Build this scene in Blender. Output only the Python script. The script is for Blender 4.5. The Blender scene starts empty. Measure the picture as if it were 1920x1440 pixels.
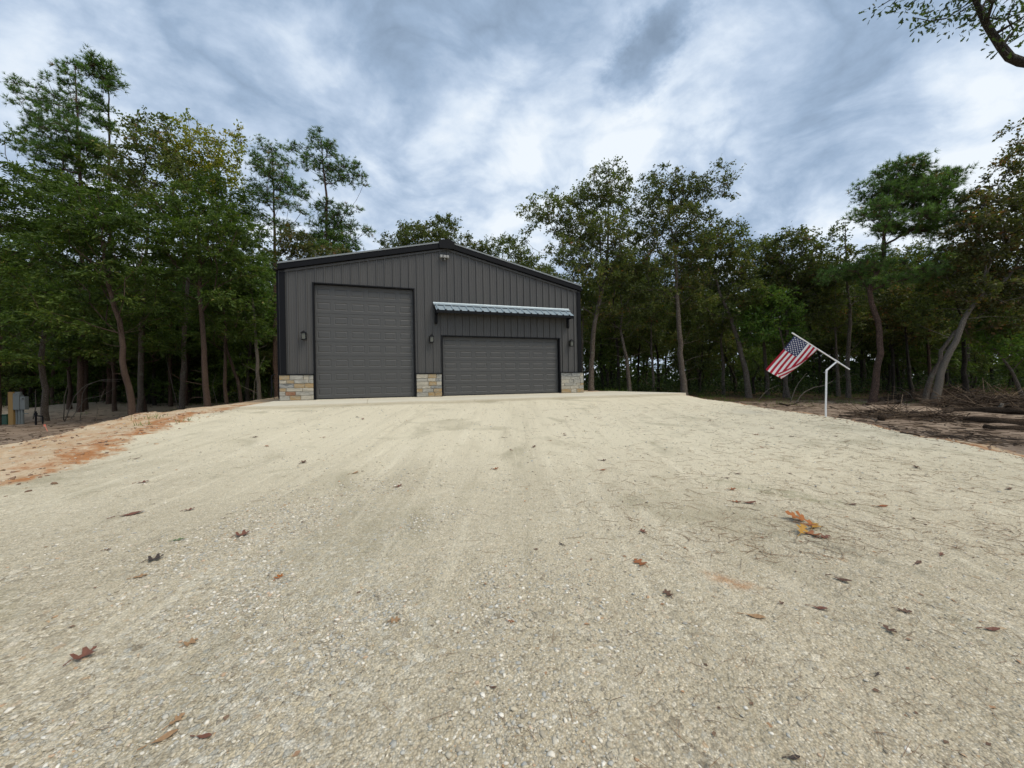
import bpy, math, random
import numpy as np
from mathutils import Matrix, Vector

random.seed(7)
RNG = np.random.default_rng(11)
SC = bpy.context.scene
COL = SC.collection
R = math.radians

# ------------------------------------------------------------------ camera
F_PX = 745.0            # focal length in pixels of the 1920 px wide photograph
ROLL = R(1.06)
CAM_Z = 1.55
cam_data = bpy.data.cameras.new("camera")
cam_data.sensor_width = 36.0
cam_data.lens = 36.0 * F_PX / 1920.0
cam_data.clip_start = 0.05
cam_data.clip_end = 2000.0
cam = bpy.data.objects.new("camera", cam_data)
COL.objects.link(cam)
cam.matrix_world = Matrix.Translation((0, 0, CAM_Z)) @ Matrix.Rotation(R(90), 4, 'X') @ Matrix.Rotation(-ROLL, 4, 'Z')
SC.camera = cam

def ray(px, py):
    vx, vy = (px - 960) / F_PX, (720 - py) / F_PX
    c, s = math.cos(ROLL), math.sin(ROLL)
    return vx * c + vy * s, -vx * s + vy * c

def at(px, py, d):
    """point seen at a pixel of the photograph, d metres ahead"""
    x, y = ray(px, py)
    return np.array([x * d, d, CAM_Z + y * d])

# ------------------------------------------------------------------ light, sky, exposure
SUN_EL, SUN_AZ = R(55), R(122)       # azimuth from +Y towards +X
sd = bpy.data.lights.new("sun", 'SUN')
sd.energy = 1.5
sd.angle = R(35)
sd.color = (1.0, 0.90, 0.76)
so = bpy.data.objects.new("sun", sd)
COL.objects.link(so)
sdir = Vector((math.sin(SUN_AZ) * math.cos(SUN_EL), math.cos(SUN_AZ) * math.cos(SUN_EL), math.sin(SUN_EL)))
so.rotation_euler = sdir.to_track_quat('Z', 'Y').to_euler()
SC.view_settings.view_transform = 'Standard'
SC.view_settings.look = 'None'
SC.view_settings.exposure = 0.72
SC.view_settings.gamma = 1.0
SC.view_settings.use_curve_mapping = False
SC.render.engine = 'CYCLES'
SC.cycles.max_bounces = 6
SC.cycles.diffuse_bounces = 4
SC.cycles.glossy_bounces = 2
SC.cycles.transmission_bounces = 4
SC.cycles.transparent_max_bounces = 6
SC.cycles.use_adaptive_sampling = True
SC.cycles.adaptive_threshold = 0.02
SC.cycles.use_denoising = True
SC.cycles.sample_clamp_indirect = 4.0

class G:
    """small helper round a node tree"""
    def __init__(s, nt):
        s.nt = nt
        nt.nodes.clear()
    def n(s, t, **kw):
        nd = s.nt.nodes.new(t)
        ins = kw.pop('ins', {})
        for k, v in kw.items():
            setattr(nd, k, v)
        for k, v in ins.items():
            if isinstance(v, bpy.types.NodeSocket):
                s.nt.links.new(v, nd.inputs[k])
            else:
                nd.inputs[k].default_value = v
        return nd
    def math(s, op, a, b=0.0, c=None, clamp=False):
        nd = s.n('ShaderNodeMath', operation=op, use_clamp=clamp, ins={0: a, 1: b})
        if c is not None:
            if isinstance(c, bpy.types.NodeSocket):
                s.nt.links.new(c, nd.inputs[2])
            else:
                nd.inputs[2].default_value = c
        return nd.outputs[0]
    def vm(s, op, a, b=(0, 0, 0)):
        nd = s.n('ShaderNodeVectorMath', operation=op, ins={0: a, 1: b})
        return nd.outputs['Value'] if op in ('DOT_PRODUCT', 'LENGTH', 'DISTANCE') else nd.outputs[0]
    def noise(s, vec, scale, detail=4, rough=0.55, dist=0.0, color=False):
        nd = s.n('ShaderNodeTexNoise', ins={'Vector': vec, 'Scale': scale, 'Detail': detail, 'Roughness': rough, 'Distortion': dist})
        return nd.outputs['Color' if color else 'Fac']
    def ramp(s, fac, stops, interp='LINEAR'):
        nd = s.n('ShaderNodeValToRGB', ins={'Fac': fac})
        cr = nd.color_ramp
        cr.interpolation = interp
        while len(cr.elements) < len(stops):
            cr.elements.new(0.5)
        for e, (p, c) in zip(cr.elements, stops):
            e.position = p
            e.color = (c[0], c[1], c[2], 1) if not isinstance(c, float) else (c, c, c, 1)
        return nd.outputs['Color']
    def mix(s, f, a, b, blend='MIX'):
        nd = s.n('ShaderNodeMix', data_type='RGBA', blend_type=blend)
        for k, v in ((0, f), (6, a), (7, b)):
            if isinstance(v, bpy.types.NodeSocket):
                s.nt.links.new(v, nd.inputs[k])
            else:
                nd.inputs[k].default_value = v if k == 0 else (v[0], v[1], v[2], 1)
        return nd.outputs[2]
    def mrange(s, v, a, b, c=0.0, d=1.0, smooth=True):
        nd = s.n('ShaderNodeMapRange', interpolation_type='SMOOTHSTEP' if smooth else 'LINEAR',
                 ins={'Value': v, 'From Min': a, 'From Max': b, 'To Min': c, 'To Max': d})
        return nd.outputs[0]

def build_world():
    w = bpy.data.worlds.new("World")
    SC.world = w
    w.use_nodes = True
    g = G(w.node_tree)
    tc = g.n('ShaderNodeTexCoord').outputs['Generated']
    d = g.vm('NORMALIZE', tc)
    sep = g.n('ShaderNodeSeparateXYZ', ins={0: d})
    z = g.math('MAXIMUM', sep.outputs[2], 0.0)
    k = g.math('ADD', z, 0.42)
    u = g.math('DIVIDE', sep.outputs[0], k)
    v = g.math('DIVIDE', sep.outputs[1], k)
    p = g.n('ShaderNodeCombineXYZ', ins={0: u, 1: v, 2: 0.0}).outputs[0]
    mp = g.n('ShaderNodeMapping', ins={'Vector': p, 'Rotation': (0, 0, R(-38)), 'Scale': (1.7, 2.0, 1.0), 'Location': (3.1, 1.7, 0)}).outputs[0]
    warp = g.noise(mp, 1.3, 3, 0.5, color=True)
    mpw = g.vm('ADD', mp, g.vm('MULTIPLY', g.vm('SUBTRACT', warp, (0.5, 0.5, 0.5)), (0.20, 0.20, 0)))
    n1 = g.noise(mpw, 1.0, 5, 0.48)
    n2 = g.noise(mpw, 3.2, 8, 0.56)
    n3 = g.noise(mpw, 11.0, 6, 0.6)
    val = g.math('MULTIPLY', g.math('SUBTRACT', n1, 0.5), 1.15)
    val = g.math('ADD', val, g.math('MULTIPLY', g.math('SUBTRACT', n2, 0.5), 0.95))
    val = g.math('ADD', val, g.math('MULTIPLY', g.math('SUBTRACT', n3, 0.5), 0.22))
    bl = g.math('ABSOLUTE', g.math('SUBTRACT', g.noise(mpw, 2.1, 7, 0.56, 0.4), 0.5))
    val = g.math('MULTIPLY_ADD', bl, 2.0, val)
    val = g.math('ADD', val, 0.365)
    def pdir(px, py):
        x, y = ray(px, py)
        return Vector((x, 1, y)).normalized()
    # the cloud banks the photograph shows: (pixel, amount, tightness)
    wd = g.vm('ADD', d, g.vm('MULTIPLY', g.vm('SUBTRACT', g.noise(mpw, 2.4, 6, 0.6, color=True), (0.5, 0.5, 0.5)), (0.26, 0.26, 0.26)))
    wd = g.vm('NORMALIZE', wd)
    for px, py, a, kk in ((1600, 110, 0.28, 10), (1380, 195, 0.20, 20), (1010, 240, 0.26, 26),
                          (1480, 300, -0.40, 34), (1400, 400, -0.22, 22), (600, 130, -0.20, 7), (150, 60, -0.08, 10), (760, 330, -0.05, 40),
                          (700, 440, 0.34, 40), (30, 230, 0.42, 60), (260, 190, 0.18, 50), (1750, 220, 0.10, 16), (1000, 420, 0.22, 20),
                          (1650, 60, -0.30, 60), (1700, 480, 0.35, 40), (820, 60, -0.22, 16)):
        dp = g.vm('DOT_PRODUCT', wd, tuple(pdir(px, py)))
        e = g.math('EXPONENT', g.math('MULTIPLY', g.math('SUBTRACT', dp, 1.0), float(kk)))
        val = g.math('MULTIPLY_ADD', e, a, val)
    # the dark ragged cloud high over the ridge
    c0 = pdir(1212, 95); rt = Vector((0, 0, 1)).cross(c0).normalized() * -1; upv = rt.cross(c0).normalized() * 1
    if upv.z < 0: upv = -upv
    ang = R(52)
    ax1 = rt * math.cos(ang) + upv * math.sin(ang); ax2 = rt * -math.sin(ang) + upv * math.cos(ang)
    wd2 = g.vm('ADD', d, g.vm('MULTIPLY', g.vm('SUBTRACT', g.noise(mpw, 3.6, 9, 0.66, color=True), (0.5, 0.5, 0.5)), (0.17, 0.17, 0.17)))
    q1 = g.math('MULTIPLY', g.vm('DOT_PRODUCT', wd2, tuple(ax1)), 1 / 0.085)
    q2 = g.math('MULTIPLY', g.vm('DOT_PRODUCT', wd2, tuple(ax2)), 1 / 0.042)
    rr = g.math('SQRT', g.math('ADD', g.math('MULTIPLY', q1, q1), g.math('MULTIPLY', q2, q2)))
    front = g.mrange(g.vm('DOT_PRODUCT', d, tuple(c0)), 0.5, 0.8)
    blob = g.math('MULTIPLY', g.mrange(rr, 1.7, 0.4), front)
    val = g.math('MULTIPLY_ADD', blob, -0.46, val)
    # paler towards the horizon
    hz = g.math('EXPONENT', g.math('MULTIPLY', z, -5.5))
    val = g.math('MULTIPLY_ADD', hz, 0.36, val)
    col = g.ramp(val, [(0.0, (0.145, 0.195, 0.265)), (0.30, (0.215, 0.285, 0.385)), (0.55, (0.315, 0.385, 0.485)),
                       (0.78, (0.44, 0.50, 0.575)), (1.0, (0.54, 0.58, 0.62))])
    sky = g.n('ShaderNodeTexSky', sky_type='NISHITA')
    sky.sun_disc = False
    sky.sun_elevation = SUN_EL
    sky.sun_rotation = SUN_AZ
    bs = g.n('ShaderNodeBackground', ins={'Color': sky.outputs[0], 'Strength': 0.10})
    bc = g.n('ShaderNodeBackground', ins={'Color': col, 'Strength': 1.0})
    # a few thin places in the overcast
    gap = g.vm('DOT_PRODUCT', wd, tuple(pdir(1735, 505)))
    gm = g.math('MULTIPLY', g.mrange(gap, 0.9955, 0.9995), 0.8)
    cover = g.math('SUBTRACT', 0.97, gm)
    ms = g.n('ShaderNodeMixShader', ins={0: cover, 1: bs.outputs[0], 2: bc.outputs[0]})
    out = g.n('ShaderNodeOutputWorld', ins={'Surface': ms.outputs[0]})
build_world()

# ------------------------------------------------------------------ numpy noise
def _hash(ix, iy, seed):
    h = (ix.astype(np.int64) * 374761393 + iy.astype(np.int64) * 668265263 + seed * 1442695041) & 0xFFFFFFFF
    h = ((h ^ (h >> 13)) * 1274126177) & 0xFFFFFFFF
    return ((h ^ (h >> 16)) & 0xFFFF) / 65535.0

def vnoise(x, y, seed=0):
    x = np.asarray(x, float); y = np.asarray(y, float)
    ix, iy = np.floor(x), np.floor(y)
    fx, fy = x - ix, y - iy
    fx = fx * fx * (3 - 2 * fx); fy = fy * fy * (3 - 2 * fy)
    a = _hash(ix, iy, seed); b = _hash(ix + 1, iy, seed); c = _hash(ix, iy + 1, seed); d = _hash(ix + 1, iy + 1, seed)
    return (a * (1 - fx) + b * fx) * (1 - fy) + (c * (1 - fx) + d * fx) * fy - 0.5

def fbm(x, y, seed=0, octs=4):
    r = 0; a = 1.0
    for i in range(octs):
        r = r + a * vnoise(x * 2 ** i + 17.3 * i, y * 2 ** i - 9.1 * i, seed + i)
        a *= 0.5
    return r

def sstep(a, b, x):
    t = np.clip((x - a) / (b - a), 0, 1)
    return t * t * (3 - 2 * t)

# ------------------------------------------------------------------ terrain height
CX, CY = -8.35, 14.2            # front corner of the building, at its west end
DS = (0.9422, 0.3350)           # along the facade
NT = (0.3350, -0.9422)          # out of the facade
SLAB = 1.11
PAD = np.array([(-7.3, -14), (-7.6, 3), (-7.75, 6), (-8.5, 7.7), (-8.7, 9.5), (-9.3, 12), (-10.6, 15), (-16.5, 30), (-15, 34),
                (2, 40), (4.5, 30), (5.8, 20), (6.7, 14.6), (8.05, 10.2), (8.1, 6.2), (8.3, -14)], float)
GRAVEL = np.array([(-5.0, -14), (-5.3, 0), (-5.57, 4.3), (-5.95, 5.5), (-6.6, 7.1), (-7.2, 9.0), (-7.4, 10.6), (-8.2, 12), (-8.4, 14.2), (-10, 20),
                   (4, 26), (5.0, 20), (6.5, 14.6), (8.05, 10.2), (8.1, 6.2), (8.3, -14)], float)

def sdist(poly, x, y):
    """signed distance, positive inside"""
    dmin = np.full(x.shape, 1e9); inside = np.zeros(x.shape, bool)
    n = len(poly)
    for i in range(n):
        ax, ay = poly[i]; bx, by = poly[(i + 1) % n]
        ex, ey = bx - ax, by - ay
        t = np.clip(((x - ax) * ex + (y - ay) * ey) / (ex * ex + ey * ey), 0, 1)
        dmin = np.minimum(dmin, np.hypot(x - ax - t * ex, y - ay - t * ey))
        if ay != by:
            c = ((ay > y) != (by > y)) & (x < (bx - ax) * (y - ay) / (by - ay) + ax)
            inside ^= c
    return np.where(inside, dmin, -dmin)

def terrain(x, y, fine=True):
    x = np.asarray(x, float); y = np.asarray(y, float)
    t = (x - CX) * NT[0] + (y - CY) * NT[1]
    tt = np.clip(t, 4.0, 40)
    hp = 1.045 * (16.17 - tt) / 12.17
    hp = np.where(hp < 0.06, 0.06 + (hp - 0.06) * 0.3, hp)
    hp = np.where(t < 4.0, 1.045, hp)
    low = 0.0 + 0.72 * np.exp(-((x - 1) ** 2 + (y - 28) ** 2) / (2 * 9.5 ** 2))
    low = low + 0.35 * sstep(20, 34, y) + 0.12 * fbm(x * 0.22, y * 0.22, 5, 3)
    mound = np.exp(-((y - 27.5) / 2.6) ** 2) * sstep(-8, -12, x) * (0.42 + 0.55 * fbm(x * 0.35, y * 0.5, 9, 3))
    low = low + mound
    low = low + 0.34 * np.exp(-((y - 17.8) / 1.5) ** 2) * sstep(11.5, 15, x) * (0.6 + 1.2 * fbm(x * 0.5, y * 0.6, 12, 3))
    d = sdist(PAD, x + 0.5 * vnoise(x * 0.8, y * 0.8, 3), y)
    m = sstep(-2.4, 0.35, d)
    h = low + (hp - low) * m
    if fine:
        dg = sdist(GRAVEL, x, y)
        rough = 1 - sstep(-0.3, 0.4, dg)
        h = h + rough * (0.10 * fbm(x * 1.1, y * 1.1, 21, 3) + 0.035 * fbm(x * 5, y * 5, 22, 3)) * np.where(t < 0.4, 0.2, 1)
        on = sstep(3.4, 4.6, t)
        h = h + on * (0.030 * fbm(x * 0.7, y * 0.7, 31, 2) + 0.008 * fbm(x * 6, y * 6, 32, 3) * (1 - rough))
        # shallow wheel ruts that run up the drive
        rut = np.exp(-((x - 1.6 - 0.12 * y) / 0.28) ** 2) + np.exp(-((x - 3.6 - 0.16 * y) / 0.28) ** 2) + np.exp(-((x + 1.6 + 0.05 * y) / 0.35) ** 2)
        h = h - on * 0.018 * rut * (0.6 + 0.8 * vnoise(x, y * 0.6, 40))
    return h

def th(x, y):
    return float(terrain(np.array([x]), np.array([y]))[0])

def on_ground(px, py):
    rx, ry = ray(px, py)
    d = 3.0
    for _ in range(60):
        h = th(rx * d, d)
        dn = (h - CAM_Z) / ry if ry < -1e-4 else 60
        d = 0.6 * d + 0.4 * max(0.5, min(dn, 80))
    return rx * d, d, th(rx * d, d)

# ------------------------------------------------------------------ materials
def principled(g, color, rough=0.7, bump=None, metallic=0.0, spec=0.5, normal=None):
    b = g.n('ShaderNodeBsdfPrincipled')
    for k, v in (('Base Color', color), ('Roughness', rough), ('Metallic', metallic), ('Specular IOR Level', spec)):
        if isinstance(v, bpy.types.NodeSocket):
            g.nt.links.new(v, b.inputs[k])
        else:
            b.inputs[k].default_value = (v[0], v[1], v[2], 1) if k == 'Base Color' else v
    if normal is not None:
        g.nt.links.new(normal, b.inputs['Normal'])
    g.n('ShaderNodeOutputMaterial', ins={'Surface': b.outputs[0]})
    return b

def new_mat(name):
    m = bpy.data.materials.new(name)
    m.use_nodes = True
    return m, G(m.node_tree)

def bump(g, h, strength=0.3, dist=0.02, normal=None):
    nd = g.n('ShaderNodeBump', ins={'Height': h, 'Strength': strength, 'Distance': dist})
    if normal is not None:
        g.nt.links.new(normal, nd.inputs['Normal'])
    return nd.outputs[0]

def painted(name, base, rough=0.5, var=0.12, scale=3.0, metallic=0.0, spec=0.5, streak=False):
    m, g = new_mat(name)
    tc = g.n('ShaderNodeTexCoord').outputs['Object']
    if streak:
        tc2 = g.n('ShaderNodeMapping', ins={'Vector': tc, 'Scale': (1, 1, 0.12)}).outputs[0]
    else:
        tc2 = tc
    nz = g.noise(tc2, scale, 5, 0.6)
    n2 = g.noise(tc, scale * 14, 3, 0.6)
    f = g.math('ADD', g.math('MULTIPLY', g.math('SUBTRACT', nz, 0.5), var * 2), 1.0)
    f = g.math('MULTIPLY_ADD', g.math('SUBTRACT', n2, 0.5), var * 0.5, f)
    col = g.vm('MULTIPLY', g.n('ShaderNodeRGB').outputs[0], g.n('ShaderNodeCombineXYZ', ins={0: f, 1: f, 2: f}).outputs[0])
    for nd in m.node_tree.nodes:
        if nd.type == 'RGB':
            nd.outputs[0].default_value = (*base, 1)
    r = g.math('MULTIPLY_ADD', g.math('SUBTRACT', nz, 0.5), 0.2, rough)
    principled(g, col, r, metallic=metallic, spec=spec, normal=bump(g, n2, 0.08, 0.002))
    return m

def ground_mat():
    m, g = new_mat("ground_mix")
    P = g.n('ShaderNodeTexCoord').outputs['Object']
    reg = g.n('ShaderNodeAttribute', attribute_name='region').outputs['Color']
    rs = g.n('ShaderNodeSeparateColor', ins={0: reg})
    sh0, dirt0, wood0 = rs.outputs[0], rs.outputs[1], rs.outputs[2]
    nb = g.noise(P, 2.2, 6, 0.62)
    nbig = g.noise(P, 0.45, 4, 0.55)
    nm = g.noise(P, 9.0, 5, 0.6)
    nf = g.noise(P, 60.0, 4, 0.65)
    flatP = g.vm('MULTIPLY', P, (1, 1, 0.25))
    # gravel: stones of two sizes
    v1 = g.n('ShaderNodeTexVoronoi', ins={'Vector': flatP, 'Scale': 46.0, 'Randomness': 1.0})
    v2 = g.n('ShaderNodeTexVoronoi', ins={'Vector': flatP, 'Scale': 105.0, 'Randomness': 1.0})
    v3 = g.n('ShaderNodeTexVoronoi', ins={'Vector': flatP, 'Scale': 24.0, 'Randomness': 1.0})
    c1 = g.n('ShaderNodeSeparateColor', ins={0: v1.outputs['Color']})
    c2 = g.n('ShaderNodeSeparateColor', ins={0: v2.outputs['Color']})
    c3 = g.n('ShaderNodeSeparateColor', ins={0: v3.outputs['Color']})
    stone = [(0.0, (0.15, 0.125, 0.09)), (0.10, (0.27, 0.24, 0.185)), (0.30, (0.44, 0.385, 0.28)), (0.55, (0.54, 0.475, 0.35)),
             (0.72, (0.40, 0.385, 0.33)), (0.86, (0.66, 0.595, 0.46)), (0.97, (0.78, 0.72, 0.59)), (1.0, (0.44, 0.28, 0.15))]
    s1 = g.ramp(c1.outputs[0], stone)
    s2 = g.ramp(c2.outputs[1], stone)
    s3 = g.ramp(c3.outputs[2], stone)
    coarse = g.mrange(g.math('ADD', nb, g.math('MULTIPLY', g.noise(P, 0.35, 3, 0.5), 1.0)), 0.95, 1.2)
    fines = g.mix(nf, (0.36, 0.305, 0.21), (0.60, 0.53, 0.39))
    pick1 = g.mrange(c1.outputs[1], 0.42, 0.46, smooth=False)
    gcol = g.mix(g.math('MULTIPLY', g.mrange(c2.outputs[0], 0.35, 0.4), 0.85), fines, s2)
    gcol = g.mix(g.math('MULTIPLY', pick1, g.math('MULTIPLY_ADD', coarse, 0.5, 0.35)), gcol, s1)
    gcol = g.mix(g.math('MULTIPLY', g.mrange(c3.outputs[1], 0.80, 0.82), g.math('MULTIPLY_ADD', coarse, 0.6, 0.2)), gcol, s3)
    # the coarse bare stones west of the middle
    cmv = g.n('ShaderNodeMapping', vector_type='TEXTURE', ins={'Vector': P, 'Location': (-1.35, 2.45, 0), 'Rotation': (0, 0, R(14)), 'Scale': (1.0, 1.9, 50)}).outputs[0]
    cmv = g.vm('ADD', cmv, g.vm('MULTIPLY', g.vm('SUBTRACT', g.noise(P, 2.2, 6, 0.7, color=True), (0.5, 0.5, 0.5)), (1.6, 1.6, 0)))
    cm = g.mrange(g.vm('LENGTH', g.vm('MULTIPLY', cmv, (1, 1, 0))), 1.15, 0.45)
    v4 = g.n('ShaderNodeTexVoronoi', ins={'Vector': g.vm('ADD', flatP, g.vm('MULTIPLY', g.noise(P, 30, 2, 0.5, color=True), (0.02, 0.02, 0))), 'Scale': 38.0})
    v4e = g.n('ShaderNodeTexVoronoi', feature='DISTANCE_TO_EDGE', ins={'Vector': g.vm('ADD', flatP, g.vm('MULTIPLY', g.noise(P, 30, 2, 0.5, color=True), (0.02, 0.02, 0))), 'Scale': 38.0})
    c4 = g.n('ShaderNodeSeparateColor', ins={0: v4.outputs['Color']})
    s4 = g.ramp(c4.outputs[0], [(0.0, (0.38, 0.35, 0.29)), (0.2, (0.56, 0.52, 0.42)), (0.4, (0.64, 0.55, 0.38)), (0.55, (0.40, 0.415, 0.39)), (0.7, (0.74, 0.66, 0.50)), (0.88, (0.61, 0.60, 0.54)), (1.0, (0.84, 0.79, 0.66))])
    s4 = g.mix(g.math('MULTIPLY', g.mrange(v4e.outputs['Distance'], 0.05, 0.0), 0.22), s4, (0.24, 0.20, 0.14))
    gcol = g.mix(g.math('MULTIPLY', cm, g.math('MULTIPLY', g.mrange(c4.outputs[1], 0.45, 0.5), 0.8)), gcol, s4)
    # darker crevices between the stones
    crev = g.mrange(v2.outputs['Distance'], 0.25, 0.75)
    gcol = g.mix(g.math('MULTIPLY', crev, 0.42), gcol, (0.15, 0.12, 0.08))
    # pale caliche near the building, packed damp grey lower down
    sp = g.n('ShaderNodeSeparateXYZ', ins={0: P})
    up = g.mrange(g.math('MULTIPLY_ADD', nbig, 3.0, sp.outputs[1]), 2.5, 9.5)
    gcol = g.mix(g.math('MULTIPLY', up, 0.75), gcol, g.mix(nf, (0.58, 0.52, 0.38), (0.82, 0.76, 0.59)))
    patch = g.mrange(g.noise(P, 0.8, 6, 0.6, 0.6), 0.52, 0.72)
    gcol = g.mix(g.math('MULTIPLY', patch, 0.50), gcol, (0.26, 0.235, 0.155))
    pale = g.mrange(g.noise(g.vm('ADD', P, (31, 7, 0)), 1.3, 6, 0.65), 0.56, 0.74)
    gcol = g.mix(g.math('MULTIPLY', pale, 0.35), gcol, (0.68, 0.62, 0.49))
    # wheel tracks that run up the drive
    trk = g.n('ShaderNodeMapping', ins={'Vector': P, 'Rotation': (0, 0, R(6)), 'Scale': (1.6, 0.12, 1)}).outputs[0]
    tr = g.mrange(g.noise(trk, 1.0, 5, 0.6), 0.50, 0.70)
    gcol = g.mix(g.math('MULTIPLY', tr, g.math('MULTIPLY_ADD', up, -0.30, 0.45)), gcol, (0.29, 0.255, 0.175))
    trk2 = g.n('ShaderNodeMapping', ins={'Vector': P, 'Rotation': (0, 0, R(2)), 'Scale': (5.5, 0.35, 1)}).outputs[0]
    t2 = g.noise(trk2, 1.0, 7, 0.68)
    gcol = g.mix(g.math('MULTIPLY', g.mrange(t2, 0.52, 0.72), 0.28), gcol, (0.27, 0.235, 0.16))
    gcol = g.mix(g.math('MULTIPLY', g.mrange(t2, 0.46, 0.30), 0.30), gcol, (0.76, 0.70, 0.55))
    # the mossy scrape and the rusty spill
    def spot(cx, cy, rx, ry, ang):
        mp = g.n('ShaderNodeMapping', vector_type='TEXTURE', ins={'Vector': P, 'Location': (cx, cy, 0), 'Rotation': (0, 0, ang), 'Scale': (rx, ry, 50)}).outputs[0]
        mp = g.vm('ADD', mp, g.vm('MULTIPLY', g.vm('SUBTRACT', g.noise(P, 5.0, 5, 0.65, color=True), (0.5, 0.5, 0.5)), (1.5, 1.5, 0)))
        return g.mrange(g.vm('LENGTH', g.vm('MULTIPLY', mp, (1, 1, 0))), 1.05, 0.25)
    x1, y1, _z = on_ground(1465, 925)
    gcol = g.mix(g.math('MULTIPLY', spot(x1, y1, 1.1, 0.22, R(-38)), g.math('MULTIPLY', g.mrange(g.noise(P, 7.0, 7, 0.72), 0.38, 0.62), 0.6)), gcol, (0.20, 0.195, 0.11))
    x1, y1, _z = on_ground(1372, 1090)
    gcol = g.mix(g.math('MULTIPLY', spot(x1, y1, 0.22, 0.11, R(-30)), g.math('MULTIPLY', g.mrange(g.noise(P, 14.0, 7, 0.75), 0.36, 0.58), 0.65)), gcol, (0.40, 0.215, 0.105))
    x1, y1, _z = on_ground(1590, 1035)
    gcol = g.mix(g.math('MULTIPLY', spot(x1, y1, 0.7, 0.15, R(-42)), g.math('MULTIPLY', g.mrange(g.noise(P, 8.0, 7, 0.72), 0.40, 0.60), 0.5)), gcol, (0.17, 0.16, 0.12))
    # contact shade along the apron edge, painted as a darker gravel band
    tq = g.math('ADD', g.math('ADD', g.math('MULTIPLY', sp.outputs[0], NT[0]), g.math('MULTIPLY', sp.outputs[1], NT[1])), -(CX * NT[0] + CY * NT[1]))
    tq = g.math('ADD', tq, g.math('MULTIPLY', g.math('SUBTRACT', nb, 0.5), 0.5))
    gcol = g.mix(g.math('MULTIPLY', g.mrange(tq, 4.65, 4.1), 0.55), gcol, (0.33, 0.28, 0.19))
    gcol = g.vm('MULTIPLY', gcol, (1.10, 1.09, 1.06))
    # shoulder: sandy clay with orange seams
    mpS = g.n('ShaderNodeMapping', ins={'Vector': P, 'Rotation': (0, 0, R(12)), 'Scale': (2.2, 0.7, 1.5)}).outputs[0]
    ns = g.math('ADD', g.math('MULTIPLY', g.noise(mpS, 1.0, 8, 0.72, 0.3), 0.6), g.math('MULTIPLY', g.noise(P, 5.0, 7, 0.72), 0.4))
    scol = g.ramp(ns, [(0.26, (0.26, 0.10, 0.04)), (0.36, (0.42, 0.21, 0.095)), (0.44, (0.52, 0.38, 0.235)), (0.56, (0.60, 0.49, 0.34)), (0.70, (0.52, 0.42, 0.28)), (0.85, (0.44, 0.27, 0.15))])
    scol = g.mix(g.math('MULTIPLY', g.mrange(nm, 0.5, 0.75), 0.4), scol, (0.33, 0.19, 0.10))
    # dug dirt outside
    dcol = g.ramp(g.noise(P, 1.4, 7, 0.66), [(0.3, (0.13, 0.09, 0.062)), (0.5, (0.24, 0.18, 0.13)), (0.7, (0.36, 0.28, 0.205))])
    sandy = g.mrange(g.math('MULTIPLY_ADD', nb, 5.0, sp.outputs[1]), 24.0, 29.0)
    west = g.mrange(sp.outputs[0], -6.0, -10.0)
    dcol = g.mix(g.math('MULTIPLY', g.math('MULTIPLY', sandy, west), 0.75), dcol, g.mix(nm, (0.28, 0.22, 0.155), (0.47, 0.40, 0.29)))
    lit = g.n('ShaderNodeTexVoronoi', ins={'Vector': P, 'Scale': 9.0})
    wcol = g.ramp(g.n('ShaderNodeSeparateColor', ins={0: lit.outputs['Color']}).outputs[0],
                  [(0.0, (0.05, 0.032, 0.02)), (0.5, (0.10, 0.06, 0.032)), (0.8, (0.07, 0.065, 0.03)), (1.0, (0.16, 0.10, 0.055))])
    jig = g.math('MULTIPLY', g.math('SUBTRACT', g.noise(P, 4.5, 7, 0.7), 0.5), 1.1)
    def edge(v, w=0.12):
        return g.mrange(g.math('ADD', v, jig), 0.5 - w, 0.5 + w)
    col = g.mix(edge(sh0, 0.16), gcol, scol)
    sj = g.math('ADD', sh0, g.math('MULTIPLY', jig, 0.8))
    seam = g.math('MULTIPLY', g.mrange(sj, 0.42, 0.62), g.mrange(sj, 1.05, 0.80))
    seam = g.math('MULTIPLY', seam, g.mrange(g.noise(P, 3.0, 7, 0.7), 0.36, 0.56))
    col = g.mix(g.math('MULTIPLY', seam, 0.9), col, g.mix(nm, (0.20, 0.07, 0.025), (0.56, 0.255, 0.095)))
    col = g.mix(edge(dirt0), col, dcol)
    col = g.mix(edge(wood0, 0.25), col, wcol)
    hs = g.math('MULTIPLY', g.math('SUBTRACT', 1.0, v2.outputs['Distance']), 0.35)
    hs = g.math('ADD', hs, g.math('MULTIPLY', g.math('SUBTRACT', 1.0, v1.outputs['Distance']), 0.8))
    hs = g.math('ADD', hs, g.math('MULTIPLY', nf, 0.5))
    hs = g.math('ADD', hs, g.math('MULTIPLY', g.math('MULTIPLY', cm, g.mrange(v4e.outputs['Distance'], 0.0, 0.2)), 0.3))
    hs = g.math('ADD', hs, g.math('MULTIPLY', nm, 2.5))
    rough = g.math('MULTIPLY_ADD', nf, 0.1, 0.86)
    principled(g, col, rough, spec=0.08, normal=bump(g, hs, 0.9, 0.012))
    return m

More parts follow.
